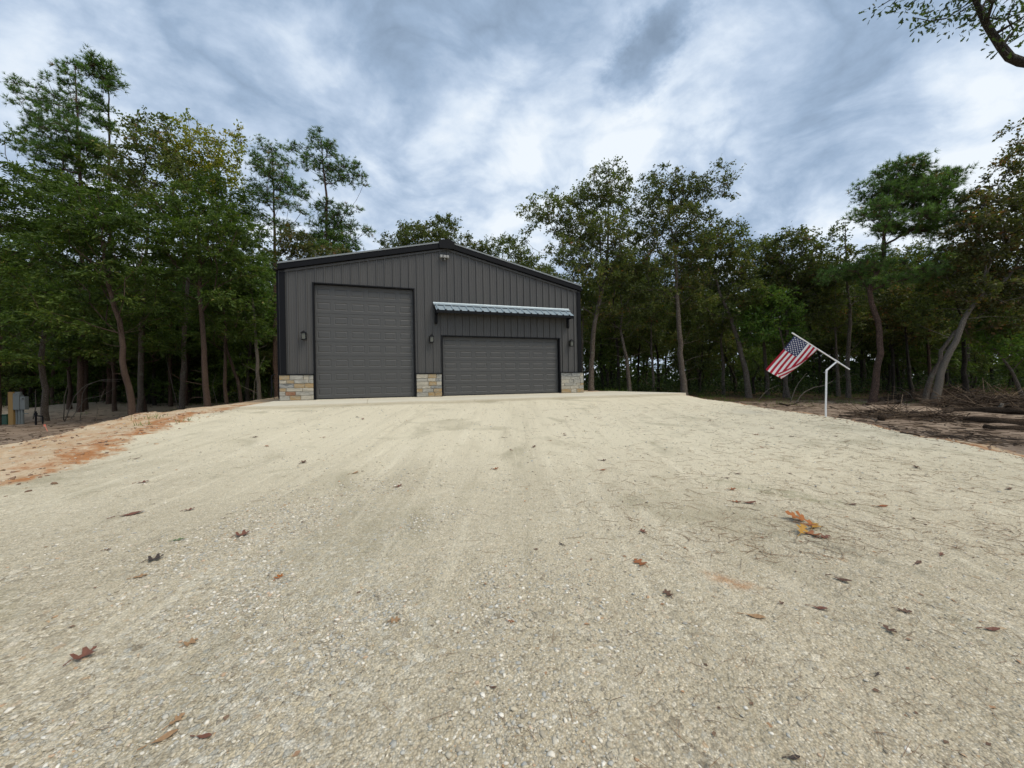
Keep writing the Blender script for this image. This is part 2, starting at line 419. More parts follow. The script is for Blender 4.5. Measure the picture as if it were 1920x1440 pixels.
def bark_mat(name, dark, light, scale=1.0, lichen=0.0):
    m, g = new_mat(name)
    P = g.n('ShaderNodeTexCoord').outputs['Object']
    mp = g.n('ShaderNodeMapping', ins={'Vector': P, 'Scale': (14 * scale, 14 * scale, 2.6 * scale)}).outputs[0]
    v = g.n('ShaderNodeTexVoronoi', feature='DISTANCE_TO_EDGE', ins={'Vector': g.vm('ADD', mp, g.vm('MULTIPLY', g.noise(mp, 0.8, 4, 0.6, color=True), (1.6, 1.6, 1.6)))})
    h = g.mrange(v.outputs['Distance'], 0.0, 0.35)
    n = g.noise(P, 2.0, 5, 0.6)
    col = g.mix(h, dark, light)
    col = g.mix(g.mrange(n, 0.55, 0.7), col, tuple(c * 0.6 for c in light))
    if lichen:
        col = g.mix(g.math('MULTIPLY', g.mrange(g.noise(P, 3.5, 5, 0.7), 0.54, 0.66), lichen), col, (0.27, 0.28, 0.22))
    principled(g, col, 0.9, spec=0.2, normal=bump(g, h, 0.8, 0.03))
    return m

def leaf_mat(name, stops, trans=0.35, rough=0.55, clump=None):
    """foliage: a tint per leaf (attribute) picks the leaf's own colour"""
    m, g = new_mat(name)
    t = g.n('ShaderNodeAttribute', attribute_name='tint').outputs['Fac']
    col = g.ramp(t, stops)
    P = g.n('ShaderNodeTexCoord').outputs['Object']
    oi = g.n('ShaderNodeObjectInfo').outputs['Random']
    f = g.math('MULTIPLY_ADD', g.noise(P, 0.55, 3, 0.6), 1.4, 0.62)
    f = g.math('MULTIPLY', f, g.math('MULTIPLY_ADD', oi, 0.3, 0.85))
    fv = g.n('ShaderNodeCombineXYZ', ins={0: f, 1: f, 2: f}).outputs[0]
    col = g.vm('MULTIPLY', col, fv)
    d = g.n('ShaderNodeBsdfPrincipled')
    g.nt.links.new(col, d.inputs['Base Color'])
    d.inputs['Roughness'].default_value = rough
    d.inputs['Specular IOR Level'].default_value = 0.25
    tcol = g.vm('MULTIPLY', col, (1.45, 1.7, 0.7))
    tr = g.n('ShaderNodeBsdfTranslucent', ins={'Color': tcol})
    mx = g.n('ShaderNodeMixShader', ins={0: trans, 1: d.outputs[0], 2: tr.outputs[0]})
    g.n('ShaderNodeOutputMaterial', ins={'Surface': mx.outputs[0]})
    return m

def tinted_mat(name, stops, rough=0.85, nscale=40.0):
    m, g = new_mat(name)
    t = g.n('ShaderNodeAttribute', attribute_name='tint').outputs['Fac']
    P = g.n('ShaderNodeTexCoord').outputs['Object']
    n = g.noise(P, nscale, 4, 0.6)
    f = g.math('MULTIPLY_ADD', n, 0.8, 0.6)
    col = g.vm('MULTIPLY', g.ramp(t, stops), g.n('ShaderNodeCombineXYZ', ins={0: f, 1: f, 2: f}).outputs[0])
    principled(g, col, rough, spec=0.3, normal=bump(g, n, 0.3, 0.004))
    return m

def stone_mat(name, a, b):
    m, g = new_mat(name)
    P = g.n('ShaderNodeTexCoord').outputs['Object']
    oi = g.n('ShaderNodeObjectInfo').outputs['Random']
    off = g.n('ShaderNodeCombineXYZ', ins={0: g.math('MULTIPLY', oi, 50.0), 1: 0.0, 2: 0.0}).outputs[0]
    Q = g.vm('ADD', P, off)
    mp = g.n('ShaderNodeMapping', ins={'Vector': Q, 'Scale': (4, 8, 14)}).outputs[0]
    n = g.noise(mp, 1.2, 6, 0.65, 0.6)
    n2 = g.noise(Q, 45, 4, 0.7)
    col = g.mix(g.mrange(n, 0.35, 0.65), a, b)
    k = g.math('MULTIPLY_ADD', n2, 0.5, 0.75)
    col = g.vm('MULTIPLY', col, g.n('ShaderNodeCombineXYZ', ins={0: k, 1: k, 2: k}).outputs[0])
    principled(g, col, 0.85, spec=0.3, normal=bump(g, g.math('ADD', n, g.math('MULTIPLY', n2, 0.4)), 0.7, 0.015))
    return m

def concrete_mat():
    m, g = new_mat("concrete")
    P = g.n('ShaderNodeTexCoord').outputs['Object']
    n = g.noise(P, 1.1, 6, 0.6)
    n2 = g.noise(P, 30, 4, 0.6)
    col = g.mix(n, (0.55, 0.50, 0.38), (0.72, 0.67, 0.53))
    k = g.math('MULTIPLY_ADD', n2, 0.25, 0.87)
    col = g.vm('MULTIPLY', col, g.n('ShaderNodeCombineXYZ', ins={0: k, 1: k, 2: k}).outputs[0])
    principled(g, col, 0.85, spec=0.3, normal=bump(g, n2, 0.2, 0.004))
    return m

M = {}
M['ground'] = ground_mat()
M['wall'] = painted("charcoal_steel", (0.062, 0.0605, 0.057), 0.46, 0.20, 1.1, streak=True)
M['door'] = painted("grey_door_steel", (0.060, 0.0605, 0.059), 0.5, 0.08, 2.0)
M['black'] = painted("black_trim", (0.005, 0.0055, 0.007), 0.55, 0.15, 2.0, spec=0.15)
M['roof'] = painted("galvalume", (0.30, 0.37, 0.41), 0.42, 0.12, 4.0, metallic=0.2)
M['roofgrey'] = painted("weathered_galvalume", (0.20, 0.22, 0.225), 0.5, 0.15, 4.0, metallic=0.1)
M['concrete'] = concrete_mat()
M['mortar'] = painted("mortar", (0.24, 0.22, 0.19), 0.95, 0.2, 6)
M['stones'] = [stone_mat("ledgestone_grey", (0.24, 0.235, 0.205), (0.37, 0.355, 0.31)), stone_mat("ledgestone_pale", (0.31, 0.29, 0.235), (0.44, 0.405, 0.33)),
               stone_mat("ledgestone_ochre", (0.33, 0.22, 0.10), (0.30, 0.26, 0.185)), stone_mat("ledgestone_rust", (0.21, 0.10, 0.055), (0.29, 0.185, 0.12)),
               stone_mat("ledgestone_slate", (0.13, 0.135, 0.13), (0.30, 0.30, 0.28))]
M['pvc'] = painted("white_plastic", (0.80, 0.80, 0.79), 0.35, 0.04, 5)
M['glass'] = painted("lantern_glass", (0.10, 0.10, 0.075), 0.12, 0.1, 8)
M['lampwhite'] = painted("lamp_grey_plastic", (0.30, 0.30, 0.29), 0.4, 0.08, 8)
M['post'] = painted("treated_timber", (0.25, 0.155, 0.05), 0.8, 0.3, 6, streak=True)
M['boxgrey'] = painted("meter_grey", (0.115, 0.13, 0.125), 0.45, 0.1, 4)
M['green'] = painted("utility_green", (0.012, 0.07, 0.035), 0.5, 0.1, 4)
M['pink'] = painted("marking_pink", (0.75, 0.20, 0.13), 0.6, 0.1, 4)
M['bark_oak'] = bark_mat("oak_bark", (0.075, 0.060, 0.046), (0.30, 0.25, 0.20), 1.0, 0.45)
M['bark_pine'] = bark_mat("pine_bark", (0.055, 0.038, 0.030), (0.26, 0.165, 0.12), 0.8)
M['bark_cedar'] = bark_mat("cedar_bark", (0.06, 0.04, 0.03), (0.235, 0.16, 0.115), 1.6)
M['bark_dark'] = bark_mat("dark_bark", (0.025, 0.021, 0.017), (0.085, 0.072, 0.058), 1.0, 0.2)
M['deadwood'] = bark_mat("dead_wood", (0.045, 0.032, 0.022), (0.15, 0.105, 0.07), 1.4)
M['greywood'] = bark_mat("weathered_wood", (0.14, 0.12, 0.095), (0.33, 0.29, 0.235), 2.0)
M['leaf_oak'] = leaf_mat("oak_leaves", [(0.0, (0.034, 0.046, 0.015)), (0.4, (0.068, 0.086, 0.024)), (0.75, (0.105, 0.118, 0.033)), (0.92, (0.135, 0.11, 0.035)), (1.0, (0.16, 0.08, 0.035))])
M['leaf_rust'] = leaf_mat("rusty_oak_leaves", [(0.0, (0.038, 0.044, 0.015)), (0.4, (0.070, 0.080, 0.024)), (0.72, (0.100, 0.092, 0.030)), (0.9, (0.14, 0.08, 0.034)), (1.0, (0.18, 0.085, 0.045))])
M['leaf_yellow'] = leaf_mat("yellowing_leaves", [(0.0, (0.075, 0.095, 0.018)), (0.45, (0.15, 0.16, 0.026)), (0.8, (0.26, 0.225, 0.036)), (1.0, (0.28, 0.18, 0.045))])
M['leaf_green'] = leaf_mat("bright_leaves", [(0.0, (0.035, 0.065, 0.014)), (0.5, (0.070, 0.125, 0.022)), (0.9, (0.115, 0.17, 0.03)), (1.0, (0.15, 0.14, 0.03))])
M['leaf_cedar'] = leaf_mat("cedar_sprays", [(0.0, (0.028, 0.048, 0.011)), (0.5, (0.058, 0.092, 0.018)), (0.9, (0.100, 0.135, 0.024)), (1.0, (0.14, 0.12, 0.03))], 0.3)
M['leaf_pine'] = leaf_mat("pine_needles_green", [(0.0, (0.038, 0.068, 0.020)), (0.5, (0.080, 0.138, 0.036)), (0.9, (0.13, 0.20, 0.052)), (1.0, (0.18, 0.115, 0.04))], 0.3)
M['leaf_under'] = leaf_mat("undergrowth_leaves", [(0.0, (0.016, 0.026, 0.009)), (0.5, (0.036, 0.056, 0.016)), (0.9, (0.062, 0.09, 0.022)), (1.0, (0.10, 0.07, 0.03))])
M['pebble'] = tinted_mat("limestone_pebbles", [(0.0, (0.26, 0.225, 0.17)), (0.10, (0.40, 0.355, 0.27)), (0.4, (0.55, 0.485, 0.355)), (0.6, (0.40, 0.40, 0.365)),
                                               (0.8, (0.60, 0.54, 0.42)), (0.94, (0.78, 0.74, 0.64)), (1.0, (0.46, 0.29, 0.16))])
M['needle'] = tinted_mat("fallen_needles", [(0.0, (0.13, 0.08, 0.05)), (0.5, (0.26, 0.16, 0.095)), (1.0, (0.38, 0.27, 0.17))])
M['litter'] = tinted_mat("woods_litter", [(0.0, (0.03, 0.02, 0.013)), (0.6, (0.085, 0.055, 0.034)), (1.0, (0.19, 0.135, 0.085))])

# ------------------------------------------------------------------ object helpers
def tag(o, label=None, cat=None, group=None, kind=None):
    if label: o['label'] = label
    if cat: o['category'] = cat
    if group: o['group'] = group
    if kind: o['kind'] = kind
    return o

def empty(name, loc, rz=0.0):
    o = bpy.data.objects.new(name, None)
    COL.objects.link(o)
    o.location = loc
    o.rotation_euler = (0, 0, rz)
    o.empty_display_size = 0.2
    return o

def link(name, me, parent=None):
    o = bpy.data.objects.new(name, me)
    COL.objects.link(o)
    o.parent = parent
    return o

def mesh_np(name, V, T, mat, tint=None, smooth=False):
    """mesh from numpy arrays of vertices and equal-sized faces"""
    V = np.asarray(V, np.float32); T = np.asarray(T, np.int32)
    k = T.shape[1]
    me = bpy.data.meshes.new(name)
    me.vertices.add(len(V)); me.loops.add(T.size); me.polygons.add(len(T))
    me.vertices.foreach_set('co', V.ravel())
    me.loops.foreach_set('vertex_index', T.ravel())
    me.polygons.foreach_set('loop_start', np.arange(0, T.size, k, dtype=np.int32))
    if smooth:
        me.polygons.foreach_set('use_smooth', np.ones(len(T), bool))
    me.materials.append(mat)
    if tint is not None:
        a = me.attributes.new('tint', 'FLOAT', 'FACE')
        a.data.foreach_set('value', np.asarray(tint, np.float32))
    me.update(calc_edges=True)
    return me

class MB:
    """collects boxes, prisms and tubes into one mesh"""
    def __init__(s):
        s.v = []; s.f = []; s.mi = []
    def add(s, vs, fs, mi=0):
        o = len(s.v)
        s.v += [tuple(map(float, p)) for p in vs]
        s.f += [tuple(i + o for i in f) for f in fs]
        s.mi += [mi] * len(fs)
    def box(s, x0, x1, y0, y1, z0, z1, mi=0, bev=0.0):
        if bev <= 0:
            vs = [(x, y, z) for z in (z0, z1) for y in (y0, y1) for x in (x0, x1)]
            fs = [(0, 2, 3, 1), (4, 5, 7, 6), (0, 1, 5, 4), (2, 6, 7, 3), (0, 4, 6, 2), (1, 3, 7, 5)]
            s.add(vs, fs, mi)
        else:
            b = bev
            poly = [(x0 + b, z0), (x1 - b, z0), (x1, z0 + b), (x1, z1 - b), (x1 - b, z1), (x0 + b, z1), (x0, z1 - b), (x0, z0 + b)]
            inn = [(x0 + 2 * b, z0 + b), (x1 - 2 * b, z0 + b), (x1 - b, z0 + 2 * b), (x1 - b, z1 - 2 * b), (x1 - 2 * b, z1 - b), (x0 + 2 * b, z1 - b), (x0 + b, z1 - 2 * b), (x0 + b, z0 + 2 * b)]
            vs = [(x, y1, z) for x, z in poly] + [(x, y0 + b, z) for x, z in poly] + [(x, y0, z) for x, z in inn]
            fs = [(i, (i + 1) % 8, (i + 1) % 8 + 8, i + 8) for i in range(8)] + [(i + 8, (i + 1) % 8 + 8, (i + 1) % 8 + 16, i + 16) for i in range(8)]
            fs += [tuple(range(16, 24)), tuple(range(7, -1, -1))]
            s.add(vs, fs, mi)
    def prism(s, poly, y0, y1, mi=0):
        """polygon in x, z extruded along y"""
        n = len(poly)
        vs = [(x, y0, z) for x, z in poly] + [(x, y1, z) for x, z in poly]
        fs = [tuple(range(n)), tuple(range(2 * n - 1, n - 1, -1))] + [(i, i + n, (i + 1) % n + n, (i + 1) % n) for i in range(n)]
        s.add(vs, fs, mi)
    def tube(s, pts, radii, n=8, mi=0, caps=True):
        V, Fq = tube_np(np.array(pts, float), np.array(radii, float) if np.ndim(radii) else np.full(len(pts), float(radii)), n)
        o = len(s.v)
        s.v += [tuple(p) for p in V.tolist()]
        s.f += [tuple(int(i) + o for i in f) for f in Fq]
        s.mi += [mi] * len(Fq)
        if caps:
            s.f += [tuple(o + i for i in range(n - 1, -1, -1)), tuple(o + (len(pts) - 1) * n + i for i in range(n))]
            s.mi += [mi, mi]
    def build(s, name, mats, parent=None, smooth=False):
        me = bpy.data.meshes.new(name)
        me.from_pydata(s.v, [], s.f)
        mats = mats if isinstance(mats, (list, tuple)) else [mats]
        for m_ in mats:
            me.materials.append(m_)
        me.polygons.foreach_set('material_index', np.array(s.mi, np.int32))
        if smooth:
            me.polygons.foreach_set('use_smooth', np.ones(len(s.f), bool))
        me.update()
        return link(name, me, parent)

def tube_np(P, rad, n=8, wob=0.0, seed=0):
    """continuous tube along points; returns verts and quads"""
    m = len(P)
    T = np.gradient(P, axis=0)
    T /= np.maximum(np.linalg.norm(T, axis=1, keepdims=True), 1e-9)
    ref = np.array([0.0, 1.0, 0.0]) if abs(T[:, 1]).mean() < 0.9 else np.array([1.0, 0, 0])
    A = np.cross(T, ref); A /= np.maximum(np.linalg.norm(A, axis=1, keepdims=True), 1e-9)
    B = np.cross(T, A)
    a = np.arange(n) / n * 2 * np.pi
    rr = rad[:, None] * np.ones((m, n))
    if wob:
        rg = np.random.default_rng(seed)
        rr = rr * (1 + wob * rg.uniform(-1, 1, (m, n)) * 0.5 + wob * rg.uniform(-1, 1, (1, n)))
    V = P[:, None, :] + rr[..., None] * (np.cos(a)[None, :, None] * A[:, None, :] + np.sin(a)[None, :, None] * B[:, None, :])
    V = V.reshape(-1, 3)
    i = np.arange(m - 1)[:, None] * n; j = np.arange(n)[None, :]; j2 = (j + 1) % n
    Fq = np.stack([i + j, i + j2, i + n + j2, i + n + j], -1).reshape(-1, 4)
    return V, Fq

def seg_tubes(P, Q, r0, r1, n=5):
    """many separate tapered tubes at once"""
    m = len(P)
    D = Q - P
    L = np.maximum(np.linalg.norm(D, axis=1, keepdims=True), 1e-6)
    D = D / L
    ref = np.where(np.abs(D[:, 2:3]) > 0.9, np.array([[1.0, 0, 0]]), np.array([[0, 0, 1.0]]))
    A = np.cross(D, ref); A /= np.maximum(np.linalg.norm(A, axis=1, keepdims=True), 1e-9)
    B = np.cross(D, A)
    a = np.arange(n) / n * 2 * np.pi
    ring = np.cos(a)[None, :, None] * A[:, None, :] + np.sin(a)[None, :, None] * B[:, None, :]
    V0 = P[:, None, :] + ring * r0[:, None, None]
    V1 = (Q + D * r1[:, None] * 0.5)[:, None, :] + ring * r1[:, None, None]
    V = np.concatenate([V0, V1], 1).reshape(-1, 3)
    base = np.arange(m)[:, None] * 2 * n
    j = np.arange(n)[None, :]; j2 = (j + 1) % n
    Fq = np.stack([base + j, base + j2, base + n + j2, base + n + j], -1).reshape(-1, 4)
    return V, Fq

def scatter(TV, TF, P, rot, scale):
    """template (k,3) copied to points; rot (n,3,3), scale (n,) or (n,3)"""
    n = len(P); k = len(TV)
    sc = scale[:, None, None] if scale.ndim == 1 else scale[:, None, :]
    V = np.einsum('nij,nkj->nki', rot, TV[None] * sc) + P[:, None, :]
    F_ = TF[None] + (np.arange(n) * k)[:, None, None]
    return V.reshape(-1, 3), F_.reshape(-1, TF.shape[1])

def frames(axis, spin):
    """rotation matrices whose x axis follows axis, spun about it"""
    X = axis / np.maximum(np.linalg.norm(axis, axis=1, keepdims=True), 1e-9)
    ref = np.where(np.abs(X[:, 2:3]) > 0.95, np.array([[1.0, 0, 0]]), np.array([[0, 0, 1.0]]))
    Y = np.cross(ref, X); Y /= np.maximum(np.linalg.norm(Y, axis=1, keepdims=True), 1e-9)
    Z = np.cross(X, Y)
    c, s = np.cos(spin)[:, None], np.sin(spin)[:, None]
    Y2 = Y * c + Z * s; Z2 = -Y * s + Z * c
    return np.stack([X, Y2, Z2], -1)

# leaf templates (x = along the leaf)
LEAF = (np.array([(0, 0, 0), (0.5, 0.32, 0.06), (1, 0, -0.05), (0.5, -0.32, 0.06)], float), np.array([(0, 2, 1), (0, 3, 2)]))
SPRAY = (np.array([(0, 0, 0), (0.45, 0.17, 0.02), (1, 0, -0.12), (0.45, -0.17, 0.02)], float), np.array([(0, 2, 1), (0, 3, 2)]))

def needle_tuft(n, seed):
    rg = np.random.default_rng(seed)
    V = []; T = []
    for i in range(n):
        th_ = rg.uniform(0.15, 1.35); ph = rg.uniform(0, 2 * math.pi)
        d = np.array([math.cos(th_), math.sin(th_) * math.cos(ph), math.sin(th_) * math.sin(ph)])
        side = np.cross(d, rg.normal(size=3)); side /= np.linalg.norm(side)
        L = rg.uniform(0.75, 1.1); w = 0.075
        k = len(V)
        V += [side * w * 0.7, -side * w * 0.7, d * L]
        T.append((k, k + 1, k + 2))
    return np.array(V), np.array(T)

# ------------------------------------------------------------------ tree growth
def grow(trunk, attract, rg, bf=0.35, low=0.3, bend=0.12, rise=0.10):
    """nodes and parents: a trunk and branches that reach every attractor (Prim-like)"""
    pos = [p for p in trunk]
    par = [-1] + list(range(len(trunk) - 1))
    plen = list(np.concatenate([[0], np.cumsum(np.linalg.norm(np.diff(trunk, axis=0), axis=1))]))
    total = plen[-1]
    pen = [0.0 if plen[i] > low * total else 1e3 for i in range(len(trunk))]
    A = np.array(attract)
    n = len(A)
    best = np.full(n, 1e9); who = np.zeros(n, int)
    def relax(k):
        d = np.linalg.norm(A - pos[k], axis=1)
        dz = pos[k][2] - A[:, 2]
        c = d + bf * plen[k] + pen[k] + np.where(dz > 0, dz * 0.6, 0)
        m = c < best
        best[m] = c[m]; who[m] = k
    for k in range(len(trunk)):
        relax(k)
    done = np.zeros(n, bool)
    tips = []
    for _ in range(n):
        b = np.where(done, 1e12, best)
        i = int(b.argmin())
        done[i] = True
        p0 = pos[who[i]]; p1 = A[i]
        D = p1 - p0; L = np.linalg.norm(D)
        steps = max(1, int(L / 0.55))
        prev = who[i]
        off = rg.normal(size=3) * bend * L
        for s in range(1, steps + 1):
            t = s / steps
            w = math.sin(math.pi * t)
            q = p0 + D * t + off * w + np.array([0, 0, -rise * L * w])
            pos.append(q); par.append(prev)
            plen.append(plen[prev] + L / steps)
            pen.append(0.0)
            prev = len(pos) - 1
            relax(prev)
        tips.append(prev)
    return np.array(pos), np.array(par), np.array(tips)

def radii(par, n_trunk, trunk_r, rtip, e=2.35):
    n = len(par)
    a = np.zeros(n)
    haschild = np.zeros(n, bool)
    haschild[par[par >= 0]] = True
    a[~haschild] = rtip ** e
    for i in range(n - 1, 0, -1):
        if par[i] >= 0:
            a[par[i]] += a[i]
    r = a ** (1 / e)
    lim = trunk_r[0] * 0.5
    mx = r[n_trunk:].max() if n > n_trunk else 1
    if mx > lim:
        r[n_trunk:] = rtip + (r[n_trunk:] - rtip) * (lim - rtip) / (mx - rtip)
    r[:n_trunk] = trunk_r
    return r

def lobe_points(lobes, spacing, rg):
    """points through the lobes: (cx,cy,cz,rx,ry,rz,density)"""
    pts = []
    for (cx, cy, cz, rx, ry, rz, den) in lobes:
        vol = rx * ry * rz
        cnt = max(3, int(4.2 * vol / spacing ** 3 * den))
        cnt = min(cnt, 260)
        u = rg.normal(size=(cnt * 3, 3)); u /= np.linalg.norm(u, axis=1, keepdims=True)
        rad = rg.uniform(0.15, 1.0, (cnt * 3, 1)) ** 0.45
        p = u * rad * np.array([rx, ry, rz]) + np.array([cx, cy, cz])
        k = 0
        for q in p:
            if k >= cnt: break
            if pts:
                if np.min(np.sum((np.array(pts) - q) ** 2, axis=1)) < (spacing * 0.62) ** 2:
                    continue
            pts.append(q); k += 1
    return np.array(pts)

TREE_TRIS = [0]
def tree_meshes(kind, trunk, trunk_r, lobes, seed, leafmat, barkmat, density=1.0, spacing=0.62, low=0.3, leaf=0.15, bare=0):
    rg = np.random.default_rng(seed)
    trunk = np.array(trunk, float)
    # resample and wobble the trunk
    L = np.concatenate([[0], np.cumsum(np.linalg.norm(np.diff(trunk, axis=0), axis=1))])
    m = max(6, int(L[-1] / 0.55))
    tt = np.linspace(0, L[-1], m)
    tp = np.stack([np.interp(tt, L, trunk[:, k]) for k in range(3)], 1)
    tp[1:, :2] += rg.normal(size=(m - 1, 2)) * 0.02
    tr = np.interp(tt, L, np.array(trunk_r, float))
    tr *= 1.0 - 0.45 * np.linspace(0, 1, m) ** 1.5
    tr[0] *= 1.22; tr[1] *= 1.05
    pts = lobe_points(lobes, spacing, rg)
    bend, rise, bf = (0.10, 0.12, 0.30) if kind == 'broad' else ((0.05, 0.10, 0.55) if kind == 'cedar' else (0.05, 0.08, 0.42))
    pos, par, tips = grow(tp, pts, rg, bf=bf, low=low, bend=bend, rise=rise)
    r = radii(par, m, tr, 0.010 if kind != 'pine' else 0.012)
    V, Fq = tube_np(tp, tr, 10, 0.07, seed)
    e = np.arange(m, len(pos))
    P0, P1 = pos[par[e]], pos[e]
    r0 = np.minimum(r[par[e]], r[e] * 1.35); r1 = r[e]
    Vb, Fb = seg_tubes(P0, P1, r0, r1, 5)
    Vs = [V, Vb]; Fs = [Fq, Fb + len(V)]
    nV = len(V) + len(Vb)
    # dead side twigs on the trunk
    if bare:
        h0 = rg.uniform(0.12, 0.8, bare)
        idx = (h0 * (m - 1)).astype(int)
        d = rg.normal(size=(bare, 3)); d[:, 2] = np.abs(d[:, 2]) * 0.5
        d /= np.linalg.norm(d, axis=1, keepdims=True)
        ln = rg.uniform(0.5, 1.8, (bare, 1))
        a = tp[idx]; mid = a + d * ln * 0.55; b = a + d * ln + rg.normal(size=(bare, 3)) * 0.15
        for (p, q, ra, rb) in ((a, mid, 0.018, 0.012), (mid, b, 0.012, 0.004)):
            v_, f_ = seg_tubes(p, q, np.full(bare, ra), np.full(bare, rb), 4)
            Vs.append(v_); Fs.append(f_ + nV); nV += len(v_)
    tips_p = pos[tips]
    outw = tips_p - pos[par[tips]]
    outw /= np.maximum(np.linalg.norm(outw, axis=1, keepdims=True), 1e-6)
    if kind == 'broad':
        per = int(84 * density)
        n = len(pts) * per
        c = np.repeat(tips_p, per, 0)
        # leaves sit on short twigs inside the clump
        ntw = 7
        tw = rg.normal(size=(len(pts), ntw, 3)) * np.array([0.25, 0.25, 0.16]) + outw[:, None] * 0.10
        which = rg.integers(0, ntw, (len(pts), per))
        e_ = np.take_along_axis(tw, which[..., None], 1).reshape(-1, 3)
        f = rg.uniform(0.35, 1.15, (n, 1))
        p = c + e_ * f + rg.normal(size=(n, 3)) * 0.07
        ax = e_ + rg.normal(size=(n, 3)) * 0.28 + np.array([0, 0, -0.06])
        rot = frames(ax, rg.normal(size=n) * 1.1)
        sc_ = (0.55 + 1.0 * rg.beta(1.6, 2.2, n)) * leaf
        LV, LF = scatter(LEAF[0], LEAF[1], p, rot, sc_)
        base = np.repeat(rg.uniform(-0.22, 0.22, len(pts)), per)
        tint = np.clip(rg.beta(2.2, 2.6, n) + base, 0, 1)
        tint = np.repeat(tint, 2)
        P0 = np.repeat(tips_p, ntw, 0); P1 = P0 + tw.reshape(-1, 3)
        v_, f_ = seg_tubes(P0, P1, np.full(len(P0), 0.008), np.full(len(P0), 0.004), 3)
        Vs.append(v_); Fs.append(f_ + nV); nV += len(v_)
    elif kind == 'pine':
        per = int(13 * density)
        n = len(pts) * per
        c = np.repeat(tips_p, per, 0)
        off = rg.normal(size=(n, 3)) * np.array([0.21, 0.21, 0.13])
        p = c + off
        ax = off * 1.2 + np.repeat(outw, per, 0) * 0.3 + np.array([0, 0, 0.22])
        rot = frames(ax, rg.uniform(0, 6.28, n))
        sc_ = rg.uniform(0.8, 1.2, n) * leaf
        tv, tf = needle_tuft(15, seed)
        LV, LF = scatter(tv, tf, p, rot, sc_)
        base = np.repeat(rg.uniform(-0.2, 0.2, len(pts)), per)
        tint = np.repeat(np.clip(rg.beta(2.2, 2.6, n) + base, 0, 1), len(tf))
        v_, f_ = seg_tubes(c, p, np.full(n, 0.010), np.full(n, 0.006), 3)
        Vs.append(v_); Fs.append(f_ + nV); nV += len(v_)
    else:  # cedar: soft drooping sprays
        per = int(112 * density)
        n = len(pts) * per
        c = np.repeat(tips_p, per, 0)
        nsp = 9
        hd = outw * np.array([1, 1, 0.25]); hd /= np.maximum(np.linalg.norm(hd, axis=1, keepdims=True), 1e-6)
        tw = rg.normal(size=(len(pts), nsp, 3)) * np.array([0.30, 0.30, 0.13]) + hd[:, None] * 0.22 + np.array([0, 0, -0.05])
        which = rg.integers(0, nsp, (len(pts), per))
        e_ = np.take_along_axis(tw, which[..., None], 1).reshape(-1, 3)
        f = rg.uniform(0.0, 1.25, (n, 1))
        p = c + e_ * f + rg.normal(size=(n, 3)) * 0.045 + np.array([0, 0, -0.10]) * f ** 2
        ax = e_ * 1.2 + rg.normal(size=(n, 3)) * 0.16 + np.array([0, 0, -0.04])
        rot = frames(ax, rg.normal(size=n) * 0.8)
        sc_ = rg.uniform(0.7, 1.3, n) * leaf
        LV, LF = scatter(SPRAY[0], SPRAY[1], p, rot, sc_)
        base = np.repeat(rg.uniform(-0.22, 0.22, len(pts)), per)
        tint = np.repeat(np.clip(rg.beta(2.2, 2.6, n) + base, 0, 1), 2)
    V = np.concatenate(Vs); Fq = np.concatenate(Fs)
    tm = mesh_np('trunk', V, Fq, barkmat, smooth=True)
    cm = mesh_np('crown', LV, LF, leafmat, tint=tint)
    TREE_TRIS[0] += len(LF) + 2 * len(Fq)
    return tm, cm

def put_tree(name, tm, cm, loc, rz=0.0, scale=1.0, label=None, cat='tree', group=None, zs=1.0):
    o = empty(name, loc, rz)
    o.scale = (scale, scale, scale * zs)
    tag(o, label, cat, group)
    link('trunk', tm, o)
    if cm is not None:
        link('crown', cm, o)
    return o

def photo_tree(name, kind, depth, tpx, rpx, lobes, label, leafmat, barkmat, seed, group=None, fallback_y=None, thick=1.0, **kw):
    """a tree standing depth metres ahead; trunk line and crown masses measured in the photograph"""
    k = depth / F_PX
    b = at(tpx[0][0], tpx[0][1], depth)
    base = np.array([b[0], depth, th(b[0], depth) - 0.12])
    rg = np.random.default_rng(seed + 100)
    pts = [np.array([0.0, 0.0, 0.0])]
    dy = 0.0
    for (x, y) in tpx[1:]:
        q = at(x, y, depth) - base
        dy += rg.normal() * 0.10
        pts.append(np.array([q[0], dy, q[2]]))
    rr = list(np.interp(np.arange(len(tpx)), np.arange(len(rpx)) * (len(tpx) - 1) / max(1, len(rpx) - 1), np.array(rpx, float) * k * 0.58))
    L = []
    for lb in lobes:
        x, y, rx, ry = lb[:4]
        den = lb[4] if len(lb) > 4 else 1.0
        yo = lb[5] if len(lb) > 5 else rg.uniform(-0.45, 0.45) * rx * k * 1.2
        q = at(x, y, depth + yo) - base
        kk = (depth + yo) / F_PX
        L.append((q[0], yo, q[2], rx * kk, rx * kk * thick, ry * kk, den))
    tm, cm = tree_meshes(kind, pts, rr, L, seed, leafmat, barkmat, **kw)
    return put_tree(name, tm, cm, tuple(base), label=label, group=group)

# ================================================================== ground, driveway, shoulder
def axis_nodes(lo, hi, fine_lo, fine_hi, step, growth, maxstep):
    a = list(np.arange(fine_lo, fine_hi + 1e-6, step))
    s = step
    x = a[-1]
    while x < hi:
        s = min(s * growth, maxstep); x += s; a.append(x)
    s = step; x = a[0]; pre = []
    while x > lo:
        s = min(s * growth, maxstep); x -= s; pre.append(x)
    return np.array(pre[::-1] + a)

